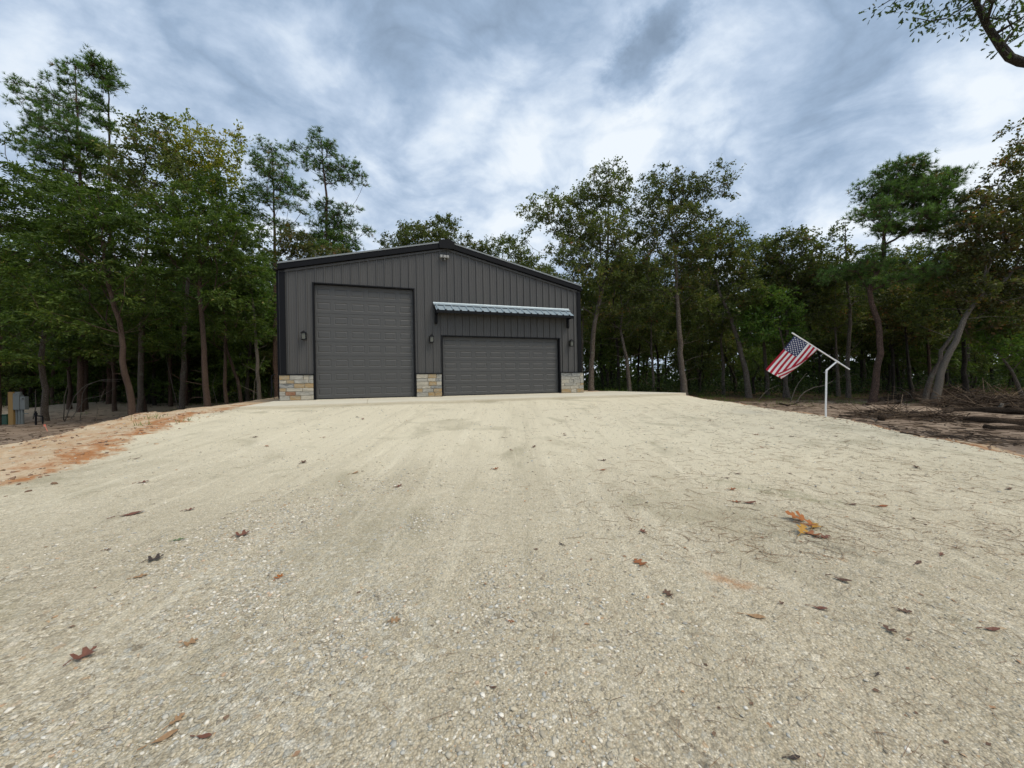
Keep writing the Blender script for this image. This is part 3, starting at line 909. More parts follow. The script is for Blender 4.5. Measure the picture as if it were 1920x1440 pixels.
def build_ground():
    xs = axis_nodes(-420, 420, -4.5, 4.5, 0.07, 1.035, 18)
    ys = axis_nodes(-60, 700, 1.0, 6.5, 0.07, 1.027, 18)
    X, Y = np.meshgrid(xs, ys)
    Z = terrain(X, Y)
    nx, ny = len(xs), len(ys)
    V = np.stack([X, Y, Z], -1).reshape(-1, 3)
    i = np.arange(nx - 1)[None, :]; j = np.arange(ny - 1)[:, None]
    a = j * nx + i
    Q = np.stack([a, a + 1, a + nx + 1, a + nx], -1).reshape(-1, 4)
    dg = sdist(GRAVEL, X, Y) + 0.35 * fbm(X * 1.2, Y * 1.2, 50, 3)
    dp = sdist(PAD, X, Y) + 0.25 * fbm(X * 1.1, Y * 1.1, 51, 3)
    shoulder = np.clip(0.5 - dg / 0.9, 0, 1)
    # the east edge has only a thin clay rim
    t = (X - CX) * NT[0] + (Y - CY) * NT[1]
    shoulder = np.where(X > 0, np.clip(0.5 - dg / 0.35, 0, 1) * sstep(-1.3, -0.25, dp) , shoulder)
    dirt = np.where(X > 0, np.clip(0.5 - (dp + 0.10 + 0.34 * sstep(11, 5, Y)) / 0.5, 0, 1), np.clip(0.5 - (dp + 0.75) / 0.8, 0, 1))
    woodd = np.minimum(Y - 29.5 + 1.5 * vnoise(X * 0.2, Y * 0.2, 60), 10) / 3.0
    wood_r = (Y - 22.5 - 0.15 * (X - 8) + 1.5 * vnoise(X * 0.3, Y * 0.3, 61)) / 2.5
    wood = np.clip(0.5 + np.where(X > 0, wood_r, woodd), 0, 1) * (dp < 0)
    reg = np.stack([shoulder, dirt, wood, np.ones_like(wood)], -1).reshape(-1, 4).astype(np.float32)
    fx = X[:-1, :-1] + np.diff(X, axis=1)[:-1] / 2; fy = Y[:-1, :-1] + np.diff(Y, axis=0)[:, :-1] / 2
    fdg = sdist(GRAVEL, fx, fy).ravel(); fdp = sdist(PAD, fx, fy).ravel()
    cls = np.where(fdg > 0, 0, np.where(fdp > -0.6, 1, 2))
    for c, nm in ((0, 'gravel_driveway'), (1, 'dirt_shoulder'), (2, 'ground')):
        f = Q[cls == c]
        used, inv = np.unique(f.ravel(), return_inverse=True)
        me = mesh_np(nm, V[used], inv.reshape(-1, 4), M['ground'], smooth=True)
        ca = me.color_attributes.new('region', 'FLOAT_COLOR', 'POINT')
        ca.data.foreach_set('color', reg[used].ravel())
        o = link(nm, me)
        tag(o, kind='structure')
build_ground()

# ================================================================== building
W = 12.22; S0 = 0.10; DEEP = 15.0
RISE = 0.2276
def roof_z(s):
    return 4.85 + RISE * (min(s, W - s))
TALL = (1.165, 4.80, 4.26)
WIDE = (5.845, 11.17, 2.43)
BLD = empty('metal_garage', (CX, CY, SLAB), math.atan2(DS[1], DS[0]))
tag(BLD, 'charcoal ribbed metal garage with two overhead doors and stone base', 'garage')

def in_door(s):
    for a, b, h in (TALL, WIDE):
        if a - 1e-6 <= s <= b + 1e-6:
            return h
    return None

PITCH = 0.3048
PROF = [(0.0, 0.0), (0.018, 0.0), (0.030, 0.044), (0.062, 0.044), (0.074, 0.0), (0.150, 0.0), (0.158, 0.007), (0.178, 0.007), (0.186, 0.0),
        (0.222, 0.0), (0.230, 0.007), (0.250, 0.007), (0.258, 0.0), (PITCH, 0.0)]
def panel_strip(s0, s1, zfun_lo, zfun_hi, prof_s0):
    cuts = [prof_s0 + x for x, _ in PROF]
    ss = sorted(set([s0, s1] + [c for c in cuts if s0 < c < s1]))
    mb = MB(); vs = []
    for s in ss:
        h = float(np.interp(s - prof_s0, [x for x, _ in PROF], [y for _, y in PROF]))
        vs.append((s, -h, zfun_lo(s))); vs.append((s, -h, zfun_hi(s)))
    fs = [(2 * i, 2 * i + 2, 2 * i + 3, 2 * i + 1) for i in range(len(ss) - 1)]
    return vs, fs

def wall_top(s):
    return roof_z(s) - 0.14
n_strips = int(math.ceil(W / PITCH))
for k in range(n_strips):
    a, b = max(S0, k * PITCH), min((k + 1) * PITCH, W)
    a_grid = k * PITCH
    cuts = sorted(set([a, b] + [e for d in (TALL, WIDE) for e in d[:2] if a < e < b] + ([W / 2] if a < W / 2 < b else [])))
    mb = MB()
    for s0, s1 in zip(cuts[:-1], cuts[1:]):
        h = in_door((s0 + s1) / 2)
        lo = (h if h else 0.93)
        vs, fs = panel_strip(s0, s1, lambda s: lo, wall_top, a_grid)
        mb.add(vs, fs)
    mb.build('wall_panel', M['wall'], BLD)

# side and rear walls, ribbed the same way
for side, x0 in (('w', S0), ('e', W)):
    mb = MB(); vs = []; fs = []
    n = int(DEEP / PITCH)
    sg = -1 if side == 'w' else 1
    for k in range(n):
        for (px_, h) in PROF[:5]:
            vs.append((x0 + sg * h, k * PITCH + px_, 0.0)); vs.append((x0 + sg * h, k * PITCH + px_, 4.75))
    vs.append((x0, n * PITCH, 0.0)); vs.append((x0, n * PITCH, 4.75))
    fs = [(2 * i, 2 * i + 2, 2 * i + 3, 2 * i + 1) for i in range(len(vs) // 2 - 1)]
    mb.add(vs, fs)
    mb.build('side_wall', M['wall'], BLD)
mb = MB(); mb.prism([(S0, 0), (W, 0), (W, 4.72), (W / 2, 4.72 + RISE * W / 2), (S0, 4.74)], n * PITCH + 0.004, n * PITCH + 0.05)
mb.build('rear_wall', M['wall'], BLD)
mb = MB(); mb.box(S0, W, 0.0, DEEP, -0.35, 0.0)
mb.build('floor_slab', M['concrete'], BLD)

# roof: two ribbed slopes
for sg in (-1, 1):
    mb = MB(); vs = []; fs = []
    s_e = 0.08 if sg < 0 else W + 0.02
    s_r = W / 2
    ze, zr = 4.85 + RISE * min(s_e, W - s_e), 4.85 + RISE * W / 2
    ny_ = int((DEEP + 0.2) / PITCH) + 1
    for k in range(ny_):
        for (u_, h) in PROF[:5]:
            y = -0.10 + k * PITCH + u_
            vs.append((s_e, y, ze + h)); vs.append((s_r, y, zr + h))
    fs = [(2 * i, 2 * i + 2, 2 * i + 3, 2 * i + 1) for i in range(len(vs) // 2 - 1)]
    mb.add(vs, fs)
    # underside
    vs2 = [(s_e, -0.10, ze - 0.02), (s_r, -0.10, zr - 0.02), (s_r, DEEP + 0.1, zr - 0.02), (s_e, DEEP + 0.1, ze - 0.02)]
    mb.add(vs2, [(0, 1, 2, 3)])
    mb.build('roof', M['roofgrey'], BLD)
    # rake trim (black) with its bright top flange
    mb = MB()
    a, b = (s_e - 0.02, s_r) if sg < 0 else (s_r, s_e + 0.02)
    def rz(s): return 4.85 + RISE * min(s, W - s)
    mb.prism([(a, rz(a) - 0.18), (b, rz(b) - 0.18), (b, rz(b) - 0.004), (a, rz(a) - 0.004)], -0.15, -0.105)
    mb.prism([(a, rz(a) - 0.205), (b, rz(b) - 0.205), (b, rz(b) - 0.185), (a, rz(a) - 0.185)], -0.165, -0.04)
    mb.build('rake_trim', M['black'], BLD)
    mb = MB()
    mb.prism([(a, rz(a)), (b, rz(b)), (b, rz(b) + 0.055), (a, rz(a) + 0.055)], -0.17, -0.06)
    mb.build('rake_cap', M['roofgrey'], BLD)
# thin soffit line between trim and panels
mb = MB()
for a, b in ((S0, W / 2), (W / 2, W)):
    mb.prism([(a, roof_z(a) - 0.30), (b, roof_z(b) - 0.30), (b, roof_z(b) - 0.228), (a, roof_z(a) - 0.228)], -0.062, -0.040)
mb.build('panel_closure_trim', M['wall'], BLD)
# ridge cap end
mb = MB()
c = W / 2; zt = 4.85 + RISE * W / 2
mb.prism([(c - 0.30, zt - 0.27), (c + 0.30, zt - 0.27), (c + 0.32, zt + 0.02), (c + 0.16, zt + 0.085), (c, zt + 0.105), (c - 0.16, zt + 0.085), (c - 0.32, zt + 0.02)], -0.20, -0.172)
mb.prism([(c - 0.30, zt + 0.0), (c, zt + 0.06), (c + 0.30, zt + 0.0), (c + 0.30, zt + 0.02), (c, zt + 0.095), (c - 0.30, zt + 0.02)], -0.171, DEEP)
mb.build('ridge_cap', M['black'], BLD)
# eave gutters and downspouts
for s0, s1, xs_ in ((-0.10, 0.05, 0.0), (W + 0.04, W + 0.16, W + 0.04)):
    mb = MB(); mb.prism([(s0, 4.80), (s0 + 0.03, 4.68), (s1, 4.68), (s1, 4.81), (s1 - 0.01, 4.81), (s1 - 0.01, 4.69), (s0 + 0.035, 4.69), (s0 + 0.01, 4.80)], -0.02, DEEP)
    mb.build('gutter', M['black'], BLD)
    mb = MB(); mb.box(xs_ - 0.02, xs_ + 0.07, 0.06, 0.15, 0.06, 4.68)
    mb.build('downspout', M['black'], BLD)
# corner trims
for a, b in ((0.085, 0.275), (W - 0.14, W + 0.03)):
    mb = MB(); mb.prism([(a, 0.92), (b, 0.92), (b, roof_z(b) - 0.21), (a, roof_z(max(a, 0)) - 0.21)], -0.062, -0.045)
    x_ = a if a < 1 else b - 0.02
    mb.box(x_, x_ + 0.02, -0.045, 0.18, 0.92, 4.68)
    mb.build('corner_trim', M['black'], BLD)
# door openings: jamb and header trim
for a, b, h in (TALL, WIDE):
    for (x0, x1) in ((a - 0.01, a + 0.045), (b - 0.045, b + 0.01)):
        mb = MB(); mb.box(x0, x1, -0.060, 0.14, 0.0, h + 0.001)
        mb.build('door_jamb', M['black'], BLD)
    mb = MB(); mb.box(a - 0.02, b + 0.02, -0.064, 0.14, h + 0.002, h + 0.042)
    mb.build('door_header', M['black'], BLD)

# sectional overhead doors
def overhead_door(a, b, h, rows, cols, label):
    a += 0.046; b -= 0.046
    y0 = 0.105
    mbb = MB(); mbb.box(a, b, y0 + 0.03, y0 + 0.05, 0.02, h)
    door = mbb.build('overhead_door', M['door'], BLD)
    tag(door, label)
    mbs = MB(); mbs.box(a, b, y0 - 0.012, y0 + 0.028, 0.0, 0.028)
    mbs.build('bottom_seal', M['black'], door)
    rh = (h - 0.03) / rows; cw = (b - a) / cols
    def section_faces(xs_list, z0, z1):
        pass
    pw, ph = cw * 0.80, rh * 0.56
    # raised panel, shared mesh: groove, slope, field
    pb = MB()
    def ring(w, hh, y):
        return [(-w / 2, y, -hh / 2), (w / 2, y, -hh / 2), (w / 2, y, hh / 2), (-w / 2, y, hh / 2)]
    rings = [ring(pw, ph, 0.0), ring(pw - 0.056, ph - 0.056, 0.009), ring(pw - 0.060, ph - 0.060, 0.009), ring(pw - 0.122, ph - 0.122, -0.001)]
    vs = sum(rings, [])
    fs = []
    for r_ in range(3):
        for i in range(4):
            fs.append((4 * r_ + i, 4 * r_ + (i + 1) % 4, 4 * r_ + 4 + (i + 1) % 4, 4 * r_ + 4 + i))
    fs.append((12, 13, 14, 15))
    pb.add(vs, fs)
    first = None
    for r_ in range(rows):
        z0 = 0.03 + r_ * rh + 0.004; z1 = 0.03 + (r_ + 1) * rh - 0.004
        zc = (z0 + z1) / 2
        mb = MB()
        zz = [z0, zc - ph / 2, zc + ph / 2, z1]
        xx = [a]
        for c_ in range(cols):
            xc = a + (c_ + 0.5) * cw
            xx += [xc - pw / 2, xc + pw / 2]
        xx.append(b)
        for iz in range(3):
            for ix in range(len(xx) - 1):
                if iz == 1 and ix % 2 == 1:
                    continue
                mb.add([(xx[ix], y0, zz[iz]), (xx[ix + 1], y0, zz[iz]), (xx[ix + 1], y0, zz[iz + 1]), (xx[ix], y0, zz[iz + 1])], [(0, 1, 2, 3)])
        mb.add([(a, y0, z0), (b, y0, z0), (b, y0 + 0.018, z0 - 0.0035), (a, y0 + 0.018, z0 - 0.0035)], [(0, 3, 2, 1)])
        mb.add([(a, y0, z1), (b, y0, z1), (b, y0 + 0.018, z1 + 0.0035), (a, y0 + 0.018, z1 + 0.0035)], [(0, 1, 2, 3)])
        mb.build('door_section', M['door'], door)
        for c_ in range(cols):
            if first is None:
                first = pb.build('door_panel', M['door'], door); o = first
            else:
                o = link('door_panel', first.data, door)
            o.location = (a + (c_ + 0.5) * cw, y0, zc)
overhead_door(*TALL, 8, 6, 'tall grey overhead door of eight rows')
overhead_door(*WIDE, 5, 8, 'wide low grey overhead door of five rows')

# stone wainscot: single stones on mortar
STONE_N = [0]
def pier(a, b, depth_side=False):
    mb = MB(); mb.box(a + 0.012, b - 0.012, -0.062, 0.02, -0.01, 0.905)
    mb.build('mortar_bed', M['mortar'], BLD)
    z = 0.0
    rg = random.Random(int(a * 100) + 5)
    rows = [0.17, 0.145, 0.12, 0.165, 0.13, 0.175]
    sc = 0.905 / sum(rows)
    for ri, rh in enumerate(rows):
        rh *= sc
        x = a
        while x < b - 0.01:
            w = rg.uniform(0.16, 0.52)
            if b - (x + w) < 0.14: w = b - x
            g_ = 0.006
            mb = MB()
            d = 0.085 + rg.uniform(-0.012, 0.012)
            mb.box(x + g_, x + w - g_, -d, -0.055, z + g_ * 0.7, z + rh - g_ * 0.7, bev=0.008)
            # knock the face out of true
            for i, p in enumerate(mb.v):
                if p[1] < -0.06:
                    mb.v[i] = (p[0] + rg.uniform(-.003, .003), p[1] + rg.uniform(-.005, .005), p[2] + rg.uniform(-.004, .004))
            mi = rg.choices(range(5), weights=(36, 30, 20, 3, 12) if a < 4 else (34, 26, 18, 5, 18))[0]
            mb.build('stone', M['stones'][mi], BLD)
            x += w
        z += rh
pier(0.04, 1.142); pier(4.822, 5.823); pier(11.192, 12.33)
for a, b in ((0.02, 1.144), (4.820, 5.825), (11.190, 12.35)):
    mb = MB(); mb.box(a, b, -0.112, 0.01, 0.908, 0.935)
    mb.build('stone_cap_flashing', M['black'], BLD)
# awning over the wide door
A0, A1 = 5.57, 11.62
zA, zB, OUT = 3.72, 3.40, 0.60
AW = empty('awning', (0, 0, 0)); AW.parent = BLD
mb = MB()
npan = int(round((A1 - A0) / PITCH)); pp = (A1 - A0) / npan
vs = []
for k in range(npan):
    for (u_, h) in [(0, 0), (0.03, 0), (0.055, 0.042), (0.095, 0.042), (0.12, 0)]:
        s = A0 + k * pp + u_
        vs.append((s, -0.07, zA + h)); vs.append((s, -OUT, zB + h))
vs += [(A1, -0.07, zA), (A1, -OUT, zB)]
mb.add(vs, [(2 * i, 2 * i + 1, 2 * i + 3, 2 * i + 2) for i in range(len(vs) // 2 - 1)])
mb.build('awning_roof', M['roof'], AW)
mb = MB()
zf = lambda y: zA + (zB - zA) * (y - 0.07) / (OUT - 0.07)
mb.add([(A0 - 0.04, -0.064, zA + 0.085), (A1 + 0.02, -0.064, zA + 0.085), (A1 + 0.02, -0.085, zf(0.085) + 0.052), (A0 - 0.04, -0.085, zf(0.085) + 0.052),
        (A1 + 0.02, -0.24, zf(0.24) + 0.050), (A0 - 0.04, -0.24, zf(0.24) + 0.050)], [(0, 3, 2, 1), (3, 5, 4, 2)])
mb.build('awning_flashing', M['roof'], AW)
mb = MB(); mb.box(A0 + 0.01, A1 - 0.01, -OUT + 0.01, -OUT + 0.06, zB - 0.105, zB - 0.004)
mb.build('awning_fascia', M['black'], AW)
mb = MB(); mb.add([(A0, -0.07, zA - 0.02), (A1, -0.07, zA - 0.02), (A1, -OUT + 0.01, zB - 0.02), (A0, -OUT + 0.01, zB - 0.02)], [(0, 1, 2, 3)])
mb.build('awning_soffit', M['black'], AW)
for s in (A0 + 0.02, A1 - 0.11):
    mb = MB()
    P_ = [(-OUT + 0.02, zB - 0.13), (-OUT + 0.02, zB - 0.02), (-0.07, zA - 0.03), (-0.07, 2.93), (-0.13, 2.90), (-0.18, 2.98), (-0.17, 3.30), (-0.40, zB - 0.10)]
    vs = [(s, y, z) for y, z in P_] + [(s + 0.09, y, z) for y, z in P_]
    n8 = len(P_)
    mb.add(vs, [tuple(range(n8)), tuple(range(2 * n8 - 1, n8 - 1, -1))] + [(i, i + n8, (i + 1) % n8 + n8, (i + 1) % n8) for i in range(n8)])
    mb.build('awning_bracket', M['black'], AW)
AW2 = AW

# wall lanterns
def lantern(s, z):
    o = empty('wall_lantern', (s, -0.04, z)); o.parent = BLD
    mb = MB()
    mb.box(-0.055, 0.055, -0.03, 0.0, -0.10, 0.12)
    mb.box(-0.012, 0.012, -0.14, -0.02, 0.115, 0.135)
    for x in (-0.072, 0.060):
        for y in (-0.21, -0.075):
            mb.box(x, x + 0.012, y, y + 0.012, -0.13, 0.075)
    mb.box(-0.08, 0.08, -0.22, -0.055, -0.15, -0.13)
    mb.box(-0.085, 0.085, -0.225, -0.05, 0.075, 0.092)
    # hipped hood
    vs = [(-0.085, -0.225, 0.093), (0.085, -0.225, 0.093), (0.085, -0.05, 0.093), (-0.085, -0.05, 0.093), (-0.04, -0.18, 0.15), (0.04, -0.18, 0.15), (0.04, -0.095, 0.15), (-0.04, -0.095, 0.15)]
    mb.add(vs, [(0, 1, 5, 4), (1, 2, 6, 5), (2, 3, 7, 6), (3, 0, 4, 7), (4, 5, 6, 7), (3, 2, 1, 0)])
    mb.box(-0.015, 0.015, -0.155, -0.12, 0.15, 0.175)
    mb.build('lantern_frame', M['black'], o)
    mb = MB(); mb.box(-0.058, 0.058, -0.195, -0.08, -0.128, 0.073)
    mb.build('lantern_glass', M['glass'], o)
    return o
def facade_s(px, y_off=0.0):
    u, _ = ray(px[0], px[1])
    s = (u * (CY - 0) - CX) / (DS[0] - u * DS[1])
    d = CY + DS[1] * s
    _, e = ray(*px)
    return s, CAM_Z + e * d - SLAB
for p in ((571, 630), (808, 636), (1068, 644)):
    s, z = facade_s(p)
    lantern(s, z)
# twin security lamp below the ridge
s, z = facade_s((832.5, 483))
fl = empty('security_lamp', (s, -0.04, z)); fl.parent = BLD; fl.scale = (0.72, 0.9, 0.72)
mb = MB(); mb.box(-0.07, 0.07, -0.07, 0.0, -0.10, 0.03); mb.box(-0.17, 0.17, -0.09, -0.07, -0.03, 0.0)
mb.build('lamp_bracket', M['black'], fl)
for x0 in (-0.26, 0.10, -0.085):
    mb = MB(); w_ = 0.17 if x0 == -0.085 else 0.13
    mb.box(x0, x0 + w_, -0.20, -0.095, -0.085, 0.06, bev=0.012)
    mb.build('lamp_head', M['lampwhite'], fl)
mb = MB(); mb.box(-0.03, 0.04, -0.13, -0.02, -0.17, -0.105, bev=0.01)
mb.build('motion_sensor', M['lampwhite'], fl)
# hose bib / cable at the west corner
mb = MB()
mb.tube([(-0.16, 0.05, 0.75), (-0.20, 0.02, 0.62), (-0.17, -0.02, 0.40), (-0.14, 0.03, 0.05)], 0.012, 6)
mb.tube([(-0.10, 0.10, 0.95), (-0.22, 0.08, 0.90), (-0.24, 0.08, 0.12)], 0.02, 6)
mb.build('drain_pipe', M['black'], BLD)

# concrete apron in bays
AP = empty('concrete_apron', (CX, CY, SLAB), math.atan2(DS[1], DS[0]))
tag(AP, kind='structure')
xsb = [-0.15, 3.0, 6.2, 9.4, 12.5, 14.6]
for i in range(5):
    mb = MB(); mb.box(xsb[i] + 0.006, xsb[i + 1] - 0.006, -3.95, -0.004 if i < 4 else 1.2, -0.30, -0.012 , bev=0.0)
    for k_, p in enumerate(mb.v):
        if p[1] < -3 and p[2] > -0.1:
            mb.v[k_] = (p[0], p[1], -0.026)
    mb.build('slab', M['concrete'], AP)

# ================================================================== flag and its stand
dP = 10.2
def pp3(x, y, d=dP): return at(x, y, d)
bx, by, bz = pp3(1548.5, 778.5)
FP = empty('flag_stand', (bx, by, th(bx, by)))
tag(FP, 'white plastic pipe stand holding the flag at the driveway edge', 'flagpole')
o0 = np.array([bx, by, th(bx, by)])
mb = MB(); el = pp3(1549.6, 694.5) - o0; tee = pp3(1569.4, 677.7) - o0
mb.tube([(0, 0, -0.3), (0, 0, 0.2), tuple(el)], 0.021, 12)
mb.build('post', M['pvc'], FP, smooth=False)
mb = MB(); mb.tube([tuple(el + (el - tee) * 0.0), tuple(tee)], 0.020, 12); mb.build('arm', M['pvc'], FP)
mb = MB()
dirn = (tee - el) / np.linalg.norm(tee - el)
mb.tube([tuple(el - np.array([0, 0, 0.06])), tuple(el), tuple(el + dirn * 0.06)], 0.0235, 12)
mb.build('elbow', M['pvc'], FP)
sa, sb = pp3(1593, 692.7) - o0, pp3(1485, 624) - o0
mb = MB(); mb.tube([tuple(sa), tuple(sb)], 0.0165, 12); mb.build('staff', M['pvc'], FP)
sdv = (sb - sa) / np.linalg.norm(sb - sa)
mb = MB(); mb.tube([tuple(tee - sdv * 0.07), tuple(tee + sdv * 0.07)], 0.0225, 12); mb.build('tee', M['pvc'], FP)

def flag_mat(name, c):
    m, g = new_mat(name)
    P = g.n('ShaderNodeTexCoord').outputs['Object']
    n = g.noise(P, 120, 3, 0.5)
    d = g.n('ShaderNodeBsdfPrincipled', ins={'Base Color': (*c, 1), 'Roughness': 0.8})
    g.nt.links.new(bump(g, n, 0.2, 0.002), d.inputs['Normal'])
    t = g.n('ShaderNodeBsdfTranslucent', ins={'Color': (*c, 1)})
    mx = g.n('ShaderNodeMixShader', ins={0: 0.3, 1: d.outputs[0], 2: t.outputs[0]})
    g.n('ShaderNodeOutputMaterial', ins={'Surface': mx.outputs[0]})
    return m
MR, MW, MBl = flag_mat('flag_red', (0.42, 0.008, 0.03)), flag_mat('flag_white', (0.80, 0.79, 0.80)), flag_mat('flag_blue', (0.018, 0.03, 0.10))
fo = pp3(1489.2, 629.6); fh = pp3(1536.5, 655) - fo; fl_ = pp3(1437, 693) - fo
Hh, Ll = np.linalg.norm(fh), np.linalg.norm(fl_)
hx, fx_ = fh / Hh, fl_ / Ll
nrm = np.cross(hx, fx_); nrm /= np.linalg.norm(nrm)
if nrm[1] > 0: nrm = -nrm
def cloth(u, v):
    """u along the fly, v from the canton edge to the lower hem"""
    vf = 0.93 - 0.34 * u + 0.06 * math.sin(u * 3.1)
    if v <= vf:
        a, off = v, 0.0
        drop = 0.0
    else:
        e = v - vf
        ang = min(math.pi * 0.95, e / 0.05)
        a = vf + 0.018 * math.sin(ang) - max(0, e - 0.045) * (0.62 + 0.25 * u)
        off = 0.018 * (1 - math.cos(ang)) + max(0, e - 0.045) * 0.25
        drop = 0
    wob = 0.020 * math.sin(u * 5.2 + v * 2.2) * (0.3 + u) + 0.012 * math.sin(v * 9 + u * 4) * u
    p = fo + hx * (a * Hh) + fx_ * (u * Ll) + nrm * (off + wob) + np.array([0, 0, -0.03]) * u * math.sin(v * 3)
    return p
FL = empty('flag', tuple(fo))
tag(FL, 'American flag with fifty white stars hanging from the slanted white staff', 'flag')
NU, SUBV = 40, 4
cs_u = 0.40
me_v = []; me_f = []; mi = []
NV = 13 * SUBV
for j in range(NV + 1):
    for i in range(NU + 1):
        me_v.append(tuple(cloth(i / NU, j / NV) - fo))
parts = {'stripes': ([], []), 'canton': ([], [])}
for j in range(NV):
    for i in range(NU):
        f = (j * (NU + 1) + i, j * (NU + 1) + i + 1, (j + 1) * (NU + 1) + i + 1, (j + 1) * (NU + 1) + i)
        st = j // SUBV
        if i < cs_u * NU and st < 7:
            parts['canton'][0].append(f); parts['canton'][1].append(0)
        else:
            parts['stripes'][0].append(f); parts['stripes'][1].append(st % 2)
for nm, (fs, ms) in parts.items():
    mb = MB(); mb.add(me_v, fs); mb.mi = ms
    o = mb.build('striped_field' if nm == 'stripes' else 'star_canton', [MBl] if nm == 'canton' else [MR, MW], FL, smooth=True)
    if nm == 'canton': canton = o
star = MB()
for row in range(9):
    cols_ = 6 if row % 2 == 0 else 5
    for c_ in range(cols_):
        v = (row + 1) / 10 * 7 / 13
        u = ((c_ * 2 + (1 if row % 2 == 0 else 2)) / 12) * cs_u
        p = cloth(u, v) - fo
        for sgn in (1, -1):
            vs = [tuple(p + nrm * 0.004 * sgn)]
            for q in range(10):
                rr = 0.0225 if q % 2 == 0 else 0.0098
                an = q * math.pi / 5
                vs.append(tuple(p + nrm * 0.004 * sgn + hx * rr * math.cos(an + math.pi) + fx_ * rr * math.sin(an)))
            star.add(vs, [(0, 1 + q, 1 + (q + 1) % 10) for q in range(10)])
star.build('printed_stars', MW, canton)

# ================================================================== utility post on the west side
dU = 19.2
def grd(px, d):
    x = ray(px, 760)[0] * d
    return x, d, th(x, d)
kx = dU / F_PX
X0, Y0, Z0 = grd(36, dU)
UP = empty('meter_post', (X0, Y0, Z0)); UP.scale = (0.9, 0.9, 0.88)
tag(UP, 'timber post carrying grey electric meter boxes and conduits beside the woods', 'utility post')
mb = MB(); mb.box(-0.49, -0.22, -0.10, 0.12, -0.3, 1.78, bev=0.012); mb.build('post', M['post'], UP)
mb = MB(); mb.box(-0.20, 0.14, -0.12, 0.10, 0.80, 1.62, bev=0.01); mb.box(-0.20, 0.08, -0.10, 0.08, 1.62, 1.70); mb.build('meter_box', M['boxgrey'], UP)
mb = MB(); mb.box(0.15, 0.42, -0.10, 0.08, 0.80, 1.52, bev=0.01); mb.box(0.22, 0.36, -0.15, -0.10, 1.36, 1.46); mb.build('breaker_box', M['boxgrey'], UP)
mb = MB(); mb.tube([(0.0, -0.02, 1.62), (0.0, -0.02, 1.78)], 0.13, 14); mb.build('meter_dial', M['boxgrey'], UP)
for x, r_ in ((-0.14, 0.045), (0.03, 0.05), (0.17, 0.06), (-0.03, 0.035)):
    mb = MB(); mb.tube([(x, 0.0, -0.2), (x, 0.0, 0.82)], r_, 10); mb.build('conduit', M['boxgrey'], UP)
mb = MB(); mb.box(-0.24, 0.44, 0.0, 0.05, 1.0, 1.08); mb.box(-0.24, 0.44, 0.0, 0.05, 0.55, 0.60); mb.build('cross_rail', M['boxgrey'], UP)
X1, Y1, Z1 = grd(12, dU + 0.4)
mb = MB(); mb.box(-0.16, 0.16, -0.12, 0.12, -0.1, 0.46, bev=0.02); mb.box(-0.18, 0.18, -0.14, 0.14, 0.46, 0.50, bev=0.01)
o = mb.build('cable_pedestal', M['green']); o.location = (X1, Y1, Z1)
tag(o, 'low dark green cable pedestal at the foot of the timber meter post', 'pedestal')
X2, Y2, Z2 = grd(72, dU - 0.6)
o = empty('yard_faucet', (X2, Y2, Z2)); tag(o, 'black standpipe with bent arm standing in the brown dirt', 'standpipe')
mb = MB(); mb.tube([(-0.13, 0, -0.1), (-0.13, 0, 0.64)], 0.035, 10); mb.box(-0.17, -0.09, -0.04, 0.04, 0.46, 0.56); mb.build('riser', M['black'], o)
mb = MB(); mb.tube([(-0.13, 0, 0.43), (0.17, 0, 0.40), (0.19, 0, 0.36), (0.19, 0, 0.05)], 0.028, 10); mb.build('bent_arm', M['black'], o)
X3, Y3, Z3 = grd(86, 16.0)
mb = MB(); mb.tube([(0.06, 0, -0.05), (-0.06, 0, 0.27)], 0.008, 6); mb.box(-0.10, -0.02, -0.004, 0.004, 0.20, 0.28)
o = mb.build('marking_flag', M['pink']); o.location = (X3, Y3, Z3); tag(o, 'small pink survey flag leaning in the dirt near the black standpipe', 'survey flag')

# ================================================================== trees measured in the photograph
OAK, RUST, YEL, GRN, CED, PIN = (M['leaf_' + k] for k in ('oak', 'rust', 'yellow', 'green', 'cedar', 'pine'))
BO, BP, BC, BD = M['bark_oak'], M['bark_pine'], M['bark_cedar'], M['bark_dark']

# --- east side
photo_tree('oak_tree', 'broad', 24, [(1109, 740), (1110, 690), (1112, 640), (1118, 590), (1128, 545), (1137, 500), (1140, 460), (1143, 420), (1140, 375)], [9, 8, 7.5, 6.5, 4.5, 2.5],
    [(1140, 350, 42, 34), (1104, 375, 38, 28), (1163, 385, 28, 28), (1045, 395, 42, 26), (992, 398, 28, 24, .6), (1002, 440, 24, 20, .6), (1085, 430, 48, 32), (1140, 440, 48, 36),
     (1068, 480, 42, 32), (1110, 515, 46, 32), (1160, 500, 36, 32), (1095, 560, 30, 20, .6)],
    'tall oak with broad open crown rising just behind the garage east corner', OAK, BO, 101, bare=16, density=1.05, leaf=0.132)
photo_tree('oak_tree', 'broad', 24.5, [(1284, 742), (1281, 690), (1276, 640), (1272, 590), (1268, 540), (1264, 490), (1262, 450), (1255, 400)], [11, 9, 8, 7, 5, 2.5],
    [(1240, 352, 38, 34), (1208, 385, 26, 30), (1285, 368, 38, 34), (1335, 342, 36, 26, .6), (1362, 358, 20, 18, .6), (1265, 420, 52, 34), (1210, 440, 34, 28), (1330, 420, 26, 22, .6),
     (1290, 468, 48, 28), (1228, 490, 40, 30), (1240, 540, 40, 24, .6), (1300, 520, 36, 24, .7)],
    'tall oak with thick straight trunk and flat spreading top, tallest beyond the driveway', OAK, BO, 102, bare=20, density=1.05, leaf=0.132)
